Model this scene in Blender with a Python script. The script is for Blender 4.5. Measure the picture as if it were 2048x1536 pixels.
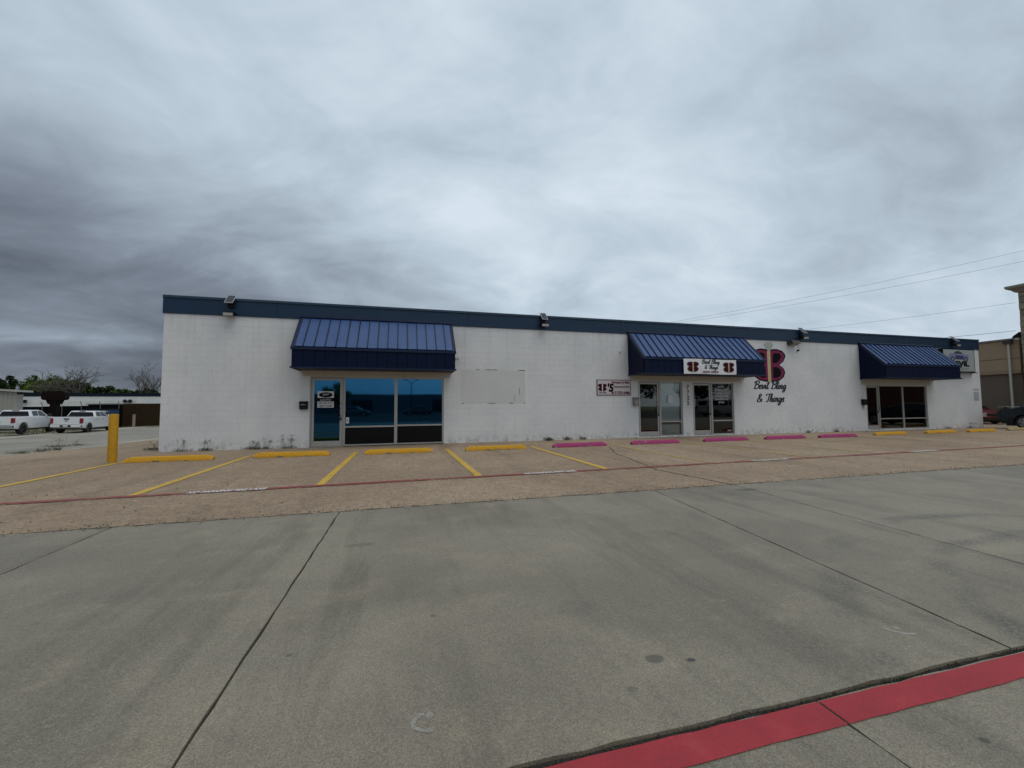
import bpy, bmesh, math, random
from mathutils import Vector, Matrix, noise as mnoise
R = math.radians
random.seed(7)
S = bpy.context.scene
for o in list(bpy.data.objects): bpy.data.objects.remove(o)
COL = S.collection

# ------------------------------------------------------------------ camera
FPX, YAW, PITCH, ROLL = 814.556, 0.266000, 0.0556822, -0.00669827
CAMD, CAMH = 14.516, 1.279
fw = Vector((math.sin(YAW)*math.cos(PITCH), math.cos(YAW)*math.cos(PITCH), math.sin(PITCH)))
r0 = Vector((math.cos(YAW), -math.sin(YAW), 0)); u0 = r0.cross(fw)
rr = r0*math.cos(ROLL)+u0*math.sin(ROLL); uu = -r0*math.sin(ROLL)+u0*math.cos(ROLL)
cam = bpy.data.cameras.new('camera'); co = bpy.data.objects.new('camera', cam); COL.objects.link(co)
m = Matrix.Identity(4)
for i in range(3): m[i][0] = rr[i]; m[i][1] = uu[i]; m[i][2] = -fw[i]
m[0][3], m[1][3], m[2][3] = 0, -CAMD, CAMH
co.matrix_world = m
cam.sensor_fit = 'HORIZONTAL'; cam.sensor_width = 36; cam.lens = 36*FPX/2048
cam.clip_start = .05; cam.clip_end = 2000
S.camera = co

# ------------------------------------------------------------------ node helpers
class NT:
    def __init__(s, tree): s.t = tree; s.n = tree.nodes; s.l = tree.links
    def put(s, sock, v):
        if v is None: return
        if hasattr(v, 'is_output') or isinstance(v, bpy.types.NodeSocket): s.l.new(v, sock)
        else:
            if isinstance(v, (tuple, list)) and sock.type == 'RGBA' and len(v) == 3: v = (*v, 1)
            sock.default_value = v
    def math(s, op, a, b=None, c=None, clamp=False):
        n = s.n.new('ShaderNodeMath'); n.operation = op; n.use_clamp = clamp
        for i, v in enumerate((a, b, c)): s.put(n.inputs[i], v)
        return n.outputs[0]
    def vmath(s, op, a, b=None):
        n = s.n.new('ShaderNodeVectorMath'); n.operation = op
        s.put(n.inputs[0], a); s.put(n.inputs[1], b)
        return n.outputs['Value'] if op in ('DOT_PRODUCT', 'LENGTH', 'DISTANCE') else n.outputs[0]
    def noise(s, vec, scale, detail=4, rough=.55, dist=0, col=False):
        n = s.n.new('ShaderNodeTexNoise'); s.put(n.inputs['Vector'], vec)
        n.inputs['Scale'].default_value = scale; n.inputs['Detail'].default_value = detail
        n.inputs['Roughness'].default_value = rough; n.inputs['Distortion'].default_value = dist
        return n.outputs['Color' if col else 'Fac']
    def vor(s, vec, scale, feature='F1', out='Distance', rand=1):
        n = s.n.new('ShaderNodeTexVoronoi'); n.feature = feature; s.put(n.inputs['Vector'], vec)
        n.inputs['Scale'].default_value = scale; n.inputs['Randomness'].default_value = rand
        return n.outputs[out]
    def ramp(s, f, a, b, lo=0., hi=1., smooth=True):
        n = s.n.new('ShaderNodeMapRange'); n.interpolation_type = 'SMOOTHSTEP' if smooth else 'LINEAR'
        s.put(n.inputs['Value'], f)
        for k, v in (('From Min', a), ('From Max', b), ('To Min', lo), ('To Max', hi)): s.put(n.inputs[k], v)
        return n.outputs[0]
    def mix(s, f, a, b, mode='MIX'):
        n = s.n.new('ShaderNodeMix'); n.data_type = 'RGBA'; n.blend_type = mode
        s.put(n.inputs[0], f); s.put(n.inputs[6], a); s.put(n.inputs[7], b)
        return n.outputs[2]
    def comb(s, x, y, z):
        n = s.n.new('ShaderNodeCombineXYZ')
        for i, v in enumerate((x, y, z)): s.put(n.inputs[i], v)
        return n.outputs[0]
    def sep(s, v):
        n = s.n.new('ShaderNodeSeparateXYZ'); s.put(n.inputs[0], v); return n.outputs
    def pos(s): return s.n.new('ShaderNodeNewGeometry').outputs['Position']
    def map(s, v, scale, loc=(0, 0, 0), rot=(0, 0, 0)):
        n = s.n.new('ShaderNodeMapping'); s.put(n.inputs[0], v)
        n.inputs['Scale'].default_value = scale; n.inputs['Location'].default_value = loc
        n.inputs['Rotation'].default_value = rot
        return n.outputs[0]
    def bump(s, h, strength=.3, dist=.01):
        n = s.n.new('ShaderNodeBump'); s.put(n.inputs['Height'], h)
        n.inputs['Strength'].default_value = strength; n.inputs['Distance'].default_value = dist
        return n.outputs[0]

def lin(r, g, b):
    f = lambda c: (c/255/12.92) if c/255 <= .04045 else ((c/255+.055)/1.055)**2.4
    return (f(r), f(g), f(b))

def material(name):
    mt = bpy.data.materials.new(name); mt.use_nodes = True
    t = NT(mt.node_tree); return mt, t, mt.node_tree.nodes['Principled BSDF']

MATS = {}
def simple(name, col, rough=.6, metal=0., var=.12, scale=6., spec=.5, bump=0., coat=0.):
    """a plain coloured surface with grain and wear from noise"""
    if name in MATS: return MATS[name]
    mt, t, b = material(name)
    p = t.pos(); n = t.noise(p, scale, 5, .6); n2 = t.noise(p, scale*9, 3, .6)
    k = t.math('ADD', t.math('MULTIPLY', n, var*1.4), t.math('MULTIPLY', n2, var*.6))
    k = t.math('ADD', k, 1-var)
    c = t.mix(1., (*col, 1), t.comb(k, k, k), 'MULTIPLY')
    t.put(b.inputs['Base Color'], c)
    b.inputs['Metallic'].default_value = metal
    t.put(b.inputs['Roughness'], t.ramp(n, .3, .7, rough*.9, min(1, rough*1.1)))
    b.inputs['Specular IOR Level'].default_value = spec
    if coat: b.inputs['Coat Weight'].default_value = coat; b.inputs['Coat Roughness'].default_value = .05
    if bump: t.put(b.inputs['Normal'], t.bump(n2, bump, .004))
    MATS[name] = mt; return mt

# ------------------------------------------------------------------ sky
W = bpy.data.worlds.new('World'); S.world = W; W.use_nodes = True
wt = NT(W.node_tree); bg = W.node_tree.nodes['Background']
d = wt.n.new('ShaderNodeTexCoord').outputs['Generated']
dx, dy, dz = wt.sep(d)
zz = wt.math('MAXIMUM', dz, 0.0)
den = wt.math('ADD', zz, .30)
px, py = wt.math('DIVIDE', dx, den), wt.math('DIVIDE', dy, den)
pl = wt.comb(px, py, 0.)
SUN_EL, SUN_ROT = R(62), R(150)
big = wt.noise(wt.map(pl, (1, 1, 1), (3.1, 1.7, 0)), .85, 3, .5, .5)
mid = wt.noise(wt.map(pl, (.8, 1.2, 1), (7.3, 2.2, 0), (0, 0, R(50))), 1.9, 7, .55, .9)
fine = wt.noise(wt.map(pl, (.8, 1.25, 1), (1.3, 9.2, 0), (0, 0, R(50))), 4.6, 6, .58, 1.0)
nz = wt.math('ADD', wt.math('MULTIPLY', wt.math('SUBTRACT', big, .5), .52), wt.math('MULTIPLY', wt.math('SUBTRACT', mid, .5), .70))
nz = wt.math('ADD', nz, wt.math('MULTIPLY', wt.math('SUBTRACT', fine, .5), .27))
# a thick cloud bank low in the west (left), thinner overcast ahead and a pale rim above the horizon to the east
side = wt.vmath('DOT_PRODUCT', d, (.965, -.262, 0))
bank = wt.math('MULTIPLY', wt.ramp(zz, .14, .54, 1., 0.), wt.ramp(side, -.80, .12, 1., 0.))
thin = wt.ramp(wt.vmath('DOT_PRODUCT', d, (.17, .70, .69)), .62, 1.0, 0., 1.)
rim = wt.math('MULTIPLY', wt.ramp(zz, .06, .40, 1., 0.), wt.ramp(side, -.2, .5, 0., 1.))
gap = wt.math('MULTIPLY', wt.ramp(wt.math('ABSOLUTE', wt.math('SUBTRACT', wt.math('ADD', zz, wt.math('MULTIPLY', mid, .03)), .135)), .0, .028, 1., 0.), wt.ramp(side, -.72, -.42, 1., 0.))
cl = wt.math('ADD', nz, .57)
cl = wt.math('SUBTRACT', cl, wt.math('MULTIPLY', bank, .53))
cl = wt.math('ADD', cl, wt.math('MULTIPLY', thin, .25))
cl = wt.math('ADD', cl, wt.math('MULTIPLY', rim, .36))
cl = wt.math('ADD', cl, wt.math('MULTIPLY', gap, .20))
cr = wt.n.new('ShaderNodeValToRGB'); wt.put(cr.inputs[0], cl)
cr.color_ramp.elements[0].position = .0; cr.color_ramp.elements[0].color = (*lin(95, 102, 114), 1)
cr.color_ramp.elements[1].position = 1.; cr.color_ramp.elements[1].color = (*lin(217, 230, 241), 1)
for p_, c_ in ((.25, (124, 133, 146)), (.5, (160, 173, 187)), (.75, (190, 205, 218))):
    e = cr.color_ramp.elements.new(p_); e.color = (*lin(*c_), 1)
sky = wt.n.new('ShaderNodeTexSky'); sky.sky_type = 'NISHITA'; sky.sun_disc = False
sky.sun_elevation = SUN_EL; sky.sun_rotation = SUN_ROT
cloud10 = wt.mix(1., cr.outputs[0], (10, 10, 10, 1), 'MULTIPLY')
below = wt.mix(wt.ramp(dz, -.06, -.0, 1., 0.), wt.mix(.965, sky.outputs[0], cloud10), (2.2, 2.2, 2.1, 1))
wt.put(bg.inputs['Color'], below); bg.inputs['Strength'].default_value = .1

sl = bpy.data.lights.new('sun', 'SUN'); so = bpy.data.objects.new('sun', sl); COL.objects.link(so)
sl.energy = .9; sl.angle = R(45); sl.color = (1, .92, .80)
sd = Vector((math.sin(SUN_ROT)*math.cos(SUN_EL), math.cos(SUN_ROT)*math.cos(SUN_EL), math.sin(SUN_EL)))
so.rotation_euler = sd.to_track_quat('Z', 'Y').to_euler(); so.location = (20, -30, 60)

S.view_settings.view_transform = 'Standard'; S.view_settings.look = 'None'
S.view_settings.gamma = 1; S.view_settings.use_curve_mapping = False
S.view_settings.exposure = 0
S.render.resolution_x, S.render.resolution_y = 1024, 768
S.render.engine = 'CYCLES'

# ------------------------------------------------------------------ mesh helpers
class MB:
    def __init__(s): s.v = []; s.f = []
    def quad(s, *p): n = len(s.v); s.v += [tuple(q) for q in p]; s.f.append(tuple(range(n, n+len(p)))); return s
    def box(s, x0, x1, y0, y1, z0, z1):
        n = len(s.v)
        s.v += [(x, y, z) for z in (z0, z1) for y in (y0, y1) for x in (x0, x1)]
        for q in ((0, 2, 3, 1), (4, 5, 7, 6), (0, 1, 5, 4), (1, 3, 7, 5), (3, 2, 6, 7), (2, 0, 4, 6)):
            s.f.append(tuple(n+i for i in q))
        return s
    def cham(s, x0, x1, y0, y1, z0, z1, c):
        """box whose front (-y) edges are chamfered"""
        n = len(s.v)
        s.v += [(x0, y1, z0), (x1, y1, z0), (x1, y1, z1), (x0, y1, z1), (x0, y0+c, z0), (x1, y0+c, z0), (x1, y0+c, z1), (x0, y0+c, z1),
                (x0+c, y0, z0+c), (x1-c, y0, z0+c), (x1-c, y0, z1-c), (x0+c, y0, z1-c)]
        for a, b in ((0, 1), (1, 2), (2, 3), (3, 0)):
            s.f.append((n+a, n+b, n+4+b, n+4+a)); s.f.append((n+4+a, n+4+b, n+8+b, n+8+a))
        s.f.append((n+8, n+9, n+10, n+11)); return s
    def prism(s, poly, f, cap=True):
        """poly: list of 2-D points; f(p, k) -> 3-D point for side k (0/1)"""
        n = len(s.v); c = len(poly)
        s.v += [f(p, 0) for p in poly]+[f(p, 1) for p in poly]
        for i in range(c):
            j = (i+1) % c; s.f.append((n+i, n+j, n+c+j, n+c+i))
        if cap: s.f.append(tuple(n+i for i in range(c-1, -1, -1))); s.f.append(tuple(n+c+i for i in range(c)))
        return s
    def tube(s, pts, rad, k=6, cap=True):
        pts = [Vector(p) for p in pts]
        if not isinstance(rad, (list, tuple)): rad = [rad]*len(pts)
        n = len(s.v); up = Vector((.31, .17, .93))
        for i, p in enumerate(pts):
            t = (pts[min(i+1, len(pts)-1)]-pts[max(i-1, 0)]).normalized()
            a = t.cross(up)
            if a.length < 1e-3: a = t.cross(Vector((1, 0, 0)))
            a.normalize(); b = t.cross(a)
            for j in range(k):
                w = 2*math.pi*j/k; q = p+(a*math.cos(w)+b*math.sin(w))*rad[i]; s.v.append(tuple(q))
        for i in range(len(pts)-1):
            for j in range(k):
                s.f.append((n+i*k+j, n+i*k+(j+1) % k, n+(i+1)*k+(j+1) % k, n+(i+1)*k+j))
        if cap:
            s.f.append(tuple(n+j for j in range(k-1, -1, -1))); e = n+(len(pts)-1)*k
            s.f.append(tuple(e+j for j in range(k)))
        return s
    def lathe(s, prof, k=20, axis='y', c=(0, 0, 0)):
        """prof: (r, h) pairs round an axis"""
        n = len(s.v)
        for r_, h in prof:
            for j in range(k):
                w = 2*math.pi*j/k; a, b = r_*math.cos(w), r_*math.sin(w)
                p = (a, h, b) if axis == 'y' else (a, b, h)
                s.v.append(tuple(p[i]+c[i] for i in range(3)))
        for i in range(len(prof)-1):
            for j in range(k):
                s.f.append((n+i*k+j, n+i*k+(j+1) % k, n+(i+1)*k+(j+1) % k, n+(i+1)*k+j))
        return s
    def build(s, name, mat, parent=None, loc=None, smooth=False, bevel=0, fix=True):
        me = bpy.data.meshes.new(name); me.from_pydata(s.v, [], s.f)
        if fix:
            bm = bmesh.new(); bm.from_mesh(me); bmesh.ops.recalc_face_normals(bm, faces=bm.faces); bm.to_mesh(me); bm.free()
        o = link(name, me, mat, parent, loc)
        if smooth:
            for p in me.polygons: p.use_smooth = True
            try: me.set_sharp_from_angle(angle=R(38))
            except Exception: pass
        if bevel:
            b = o.modifiers.new('bevel', 'BEVEL'); b.width = bevel; b.segments = 2; b.limit_method = 'ANGLE'; b.angle_limit = R(35)
        return o

def link(name, me, mat, parent=None, loc=None):
    o = bpy.data.objects.new(name, me); COL.objects.link(o)
    if mat is not None and not me.materials: me.materials.append(mat)
    if parent: o.parent = parent
    if loc: o.location = loc
    return o
def tag(o, label=None, cat=None, group=None, kind=None):
    if label: o['label'] = label
    if cat: o['category'] = cat
    if group: o['group'] = group
    if kind: o['kind'] = kind
    return o
def thing(name, label, cat, loc=(0, 0, 0), rz=0, group=None):
    o = bpy.data.objects.new(name, None); COL.objects.link(o); o.empty_display_size = .2
    o.location = loc; o.rotation_euler = (0, 0, rz)
    return tag(o, label, cat, group)
def kids(o): return [c for c in bpy.data.objects if c.parent == o]
def copy_tree(o, parent=None, swap=None):
    c = o.copy(); COL.objects.link(c)
    if parent: c.parent = parent
    for ch in kids(o): copy_tree(ch, c)
    return c
def zg(x, y=0):
    """the ground falls gently towards the side street on the left"""
    return -.7*min(1, max(0, (-x-9)/13))

DG = None
def text_mesh(body, h, bold=0., shear=0., align='CENTER', extrude=.0):
    cu = bpy.data.curves.new('t', 'FONT'); cu.body = body; cu.size = 1; cu.align_x = align; cu.shear = shear
    cu.offset = bold; cu.extrude = 0; cu.resolution_u = 3
    ob = bpy.data.objects.new('t', cu); COL.objects.link(ob)
    dg = bpy.context.evaluated_depsgraph_get()
    me = bpy.data.meshes.new_from_object(ob.evaluated_get(dg))
    bpy.data.objects.remove(ob); bpy.data.curves.remove(cu)
    zs = [v.co.y for v in me.vertices]; lo, hi = min(zs), max(zs)
    k = h/.7
    for v in me.vertices: v.co = (v.co.x*k, v.co.y*k, 0)
    return me
def text(body, h, mat, parent, at, w=None, bold=0., shear=0., name='lettering', flat=False, align='CENTER', rz=0):
    """lettering of cap height h (and total width w if given), on a wall facing -y or flat on the ground"""
    me = text_mesh(body, h, bold, shear, align)
    xs = [v.co.x for v in me.vertices]
    if w:
        k = w/(max(xs)-min(xs))
        for v in me.vertices: v.co.x *= k
    if not flat:
        for v in me.vertices: v.co = (v.co.x, 0, v.co.y)
    me.materials.append(mat)
    o = bpy.data.objects.new(name, me); COL.objects.link(o); o.parent = parent; o.location = at; o.rotation_euler = (0, 0, rz)
    return o

# brush script: letters as pen strokes on an x-height of 1
GL = {
 'B': (1.42, [[(.30, .02), (.42, 1.0), (.62, 1.98)], [(.10, 1.45), (.22, 1.85), (.72, 2.08), (1.22, 1.92), (1.14, 1.38), (.55, 1.08)], [(.55, 1.08), (1.28, .98), (1.24, .32), (.72, -.02), (.08, .16)]]),
 'e': (.72, [[(.05, .42), (.45, .55), (.58, .84), (.34, 1.0), (.10, .68), (.12, .22), (.36, .0), (.78, .3)]]),
 'v': (.78, [[(.0, .8), (.14, 1.0), (.2, .3), (.34, .0), (.62, .5), (.62, 1.0), (.82, .9)]]),
 'i': (.5, [[(.0, .5), (.17, .98), (.13, .25), (.28, .0), (.55, .35)], [(.22, 1.36), (.25, 1.42)]]),
 'l': (.5, [[(.0, .4), (.36, 1.4), (.34, 2.0), (.18, 1.8), (.13, .3), (.28, .0), (.55, .35)]]),
 'n': (.86, [[(.0, .6), (.13, 1.0), (.13, .0)], [(.13, .5), (.38, .98), (.55, .85), (.53, .2), (.66, .0), (.9, .3)]]),
 'g': (.84, [[(.6, .86), (.34, 1.0), (.08, .58), (.2, .04), (.5, .3), (.64, .98), (.6, -.3), (.36, -.86), (.06, -.62), (.4, -.12), (.9, .3)]]),
 'T': (1.1, [[(.0, 1.5), (.12, 1.9), (.5, 1.95), (1.35, 2.02)], [(.8, 1.96), (.66, .4), (.45, .0), (.12, .12)]]),
 'h': (.86, [[(.02, .3), (.34, 1.5), (.32, 2.0), (.15, 1.7), (.12, .0)], [(.12, .5), (.38, .98), (.55, .85), (.53, .2), (.66, .0), (.9, .3)]]),
 's': (.7, [[(.0, .35), (.3, 1.0), (.52, .86), (.3, .62), (.5, .28), (.36, .0), (.06, .08)]]),
 '&': (1.5, [[(1.25, .02), (.6, .8), (.32, 1.5), (.55, 1.98), (.84, 1.62), (.45, 1.0), (.1, .5), (.3, .02), (.75, .1), (1.05, .5), (1.2, .85)]]),
 ' ': (.6, [])}
def spline(p, n=6):
    if len(p) < 3: return [Vector((*q, 0)) for q in p]
    q = [Vector((*a, 0)) for a in p]; q = [2*q[0]-q[1]]+q+[2*q[-1]-q[-2]]; out = []
    for i in range(1, len(q)-2):
        for k in range(n):
            t = k/n; a, b, c, e = q[i-1], q[i], q[i+1], q[i+2]
            out.append(.5*((2*b)+(c-a)*t+(2*a-5*b+4*c-e)*t*t+(3*b-a-3*c+e)*t**3))
    out.append(q[-2]); return out
def script_text(txt, w, mat, parent, at, pen=.2, name='lettering', zs=.80):
    mb = MB(); x = 0
    for ch in txt:
        adv, st = GL[ch]
        for s in st:
            pts = spline(s); wd = pen/2
            L, Rr = [], []
            for i, p in enumerate(pts):
                tdir = (pts[min(i+1, len(pts)-1)]-pts[max(i-1, 0)]).normalized()
                nn = Vector((-tdir.y, tdir.x, 0)); k = wd*(.75+.5*abs(tdir.y))
                L.append(p+nn*k); Rr.append(p-nn*k)
            for i in range(len(pts)-1):
                q = [L[i], L[i+1], Rr[i+1], Rr[i]]
                mb.quad(*[(a.x+x+.22*a.y, -1e-4*(len(mb.f) % 7), a.y) for a in q])
        x += adv
    k = w/(x+.3)
    mb.v = [((a-x/2-.2)*k, b, c*k*zs) for a, b, c in mb.v]
    return mb.build(name, mat, parent, at)

def flat_poly(pts, y=0): mb = MB(); mb.quad(*[(a, y, b) for a, b in pts]); return mb

# ------------------------------------------------------------------ materials
def mat_blockpaint():
    mt, t, b = material('painted block'); p = t.pos()
    x, y, z = t.sep(p)
    n = t.noise(p, .8, 5, .6); g = t.noise(p, 38, 3, .7); st = t.noise(t.map(p, (3.5, 3.5, .35)), 1.6, 4, .6)
    c = t.mix(t.ramp(n, .3, .7), (.63, .64, .645), (.72, .72, .715))
    c = t.mix(t.math('MULTIPLY', t.ramp(st, .56, .78), .22), c, (.42, .42, .40))
    # dirt splashed up from the pavement
    sp = t.math('MULTIPLY', t.ramp(z, .0, .42, 1, 0), t.ramp(t.noise(p, 5, 5, .7), .42, .68))
    c = t.mix(t.math('MULTIPLY', sp, .62), c, (.25, .225, .18))
    run = t.math('MULTIPLY', t.ramp(t.noise(t.map(p, (6, 6, .16)), 1.0, 5, .68), .52, .70), t.ramp(z, 2.2, 4.2, .15, 1.))
    c = t.mix(t.math('MULTIPLY', run, .30), c, (.36, .35, .32))
    pits = t.ramp(t.noise(p, 11, 6, .75), .70, .78)
    c = t.mix(t.math('MULTIPLY', pits, .6), c, (.22, .22, .22))
    t.put(b.inputs['Base Color'], c); b.inputs['Roughness'].default_value = .75; b.inputs['Specular IOR Level'].default_value = .3
    h = t.math('ADD', g, t.math('MULTIPLY', t.noise(p, 9, 4, .6), .8))
    t.put(b.inputs['Normal'], t.bump(h, .35, .006)); return mt
M_BLOCK = mat_blockpaint()
M_JOINT = simple('painted mortar', (.56, .565, .565), .85, var=.3, scale=7, bump=.3)
M_PATCH = simple('patched render', (.585, .585, .575), .8, var=.16, scale=1.6, bump=.3)
M_FASCIA = simple('slate blue fascia', (.0065, .028, .064), .45, var=.2, scale=1.2, spec=.35)
M_COPING = simple('slate blue coping', (.010, .036, .072), .4, var=.2, scale=1.2)
def mat_pan():
    mt, t, b = material('blue metal pan'); p = t.pos()
    n = t.noise(p, 1.6, 4, .6); st = t.noise(t.map(p, (7, .8, .8)), 2, 4, .6)
    c = t.mix(t.ramp(n, .3, .7), (.026, .070, .205), (.034, .086, .24))
    c = t.mix(t.math('MULTIPLY', t.ramp(st, .5, .75), .35), c, (.06, .11, .23))
    t.put(b.inputs['Base Color'], c); b.inputs['Roughness'].default_value = .38
    b.inputs['Specular IOR Level'].default_value = .55
    t.put(b.inputs['Normal'], t.bump(t.noise(p, 3, 2), .12, .01)); return mt
M_PAN = mat_pan()
M_NAVY = simple('navy metal', (.0026, .0072, .030), .5, var=.25, scale=2.5, spec=.12)
M_NAVYT = simple('navy metal trim', (.006, .014, .045), .42, var=.2, scale=3, spec=.25)
M_SOFFIT = simple('soffit', (.045, .045, .055), .8)
M_ALU = simple('mill aluminium', (.40, .385, .36), .42, .35, var=.2, scale=7)
M_ALUW = simple('weathered aluminium', (.33, .315, .29), .5, .3, var=.25, scale=9)
M_BLACK = simple('black plastic', (.007, .007, .008), .55, spec=.2)
M_BLACKM = simple('black metal', (.007, .007, .008), .5, spec=.2)
M_DARK = simple('dark room', (.05, .048, .045), .9)
M_ROOM = simple('room wall', (.22, .21, .2), .9)
M_WHITE = simple('white print', (.72, .72, .73), .5, var=.05)
M_PAPER = simple('paper', (.62, .62, .62), .8, var=.05)
M_GREYTXT = simple('grey letters', (.045, .052, .065), .7, var=.1, spec=.15)
M_INK = simple('black ink', (.006, .007, .007), .7, spec=.08)
M_MAGENTA = simple('magenta mural paint', (.20, .024, .085), .7, var=.15, spec=.15)
M_MAROON = simple('maroon print', (.095, .012, .03), .7, var=.1, spec=.15)
M_PLUM = simple('dark plum print', (.028, .005, .013), .7, var=.1, spec=.1)
M_GOLD = simple('pale yellow paint', (.52, .44, .22), .6, var=.1)
M_GEM = simple('grey green paint', (.36, .40, .37), .6, var=.25, scale=25)
M_GREY = simple('grey metal box', (.23, .22, .19), .5, .2, var=.2)
M_LENS = simple('lamp lens', (.50, .49, .44), .3)
M_SOLAR = simple('solar cell', (.02, .026, .036), .25, var=.2, scale=20)
M_STEEL = simple('steel frame', (.42, .43, .44), .4, .4)

def mat_glass(name, tint, ior, col):
    """thin pane: mirror-like reflection over a tinted see-through"""
    mt, t, b = material(name); nt = mt.node_tree; nt.nodes.remove(b); out = nt.nodes['Material Output']
    tr = t.n.new('ShaderNodeBsdfTransparent'); tr.inputs[0].default_value = (*tint, 1)
    gl = t.n.new('ShaderNodeBsdfGlossy'); gl.inputs['Roughness'].default_value = .02; gl.inputs[0].default_value = (*col, 1)
    t.put(gl.inputs['Normal'], t.bump(t.noise(t.pos(), .7, 2), .012, .03))
    fr = t.n.new('ShaderNodeFresnel'); fr.inputs[0].default_value = ior
    mx = t.n.new('ShaderNodeMixShader'); t.put(mx.inputs[0], fr.outputs[0])
    t.l.new(tr.outputs[0], mx.inputs[1]); t.l.new(gl.outputs[0], mx.inputs[2]); t.l.new(mx.outputs[0], out.inputs[0]); return mt
M_GLASS = mat_glass('smoked shop glass', (.34, .34, .33), 1.75, (.85, .87, .85))
M_CLEAR = mat_glass('clear shop glass', (.86, .88, .87), 1.5, (.9, .92, .9))
M_BLIND = simple('white roller blind', (.50, .53, .55), .85, var=.06)
def mat_film():
    mt, t, b = material('blue mirror film'); p = t.pos()
    b.inputs['Base Color'].default_value = (.022, .098, .185, 1); b.inputs['Metallic'].default_value = 1.
    b.inputs['Roughness'].default_value = .03
    t.put(b.inputs['Normal'], t.bump(t.noise(p, .7, 2), .02, .03)); return mt
M_FILM = mat_film()
M_SPANDREL = simple('black spandrel glass', (.005, .005, .006), .3, var=.2, spec=.15)

def mat_agg(name, c0, c1, sc=1., warm=(.30, .26, .19)):
    """worn exposed-aggregate paving with tyre polish, oil and sand"""
    mt, t, b = material(name); p = t.pos()
    a = t.noise(p, .22*sc, 5, .6, .4); f = t.noise(t.map(p, (1.5, .28, 1)), .7, 5, .6)
    g = t.noise(p, 22, 3, .75); sp = t.vor(p, 55, out='Color'); spx = t.sep(sp)[0]
    c = t.mix(t.ramp(a, .34, .66), c0, c1)
    c = t.mix(t.math('MULTIPLY', t.ramp(f, .48, .72), .55), c, tuple(v*.66 for v in c0))
    c = t.mix(t.math('MULTIPLY', t.ramp(t.noise(p, 1.7, 6, .7), .56, .74), .45), c, warm)
    k = t.math('MULTIPLY_ADD', t.math('SUBTRACT', spx, .5), .42, 1.)
    k = t.math('MULTIPLY', k, t.ramp(g, .2, .8, .72, 1.28))
    k = t.math('MULTIPLY', k, t.ramp(t.noise(p, 5, 5, .7), .3, .72, .86, 1.12))
    c = t.mix(1., c, t.comb(k, k, k), 'MULTIPLY')
    oil = t.ramp(t.noise(t.map(p, (1, .6, 1), (4, 9, 0)), .55, 6, .72), .62, .76)
    c = t.mix(t.math('MULTIPLY', oil, .38), c, (.10, .09, .075))
    t.put(b.inputs['Base Color'], c); b.inputs['Roughness'].default_value = .88; b.inputs['Specular IOR Level'].default_value = .25
    t.put(b.inputs['Normal'], t.bump(t.math('ADD', g, t.math('MULTIPLY', spx, .7)), .5, .006)); return mt
M_LOT = mat_agg('exposed aggregate', (.302, .222, .150), (.385, .292, .202))

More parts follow.
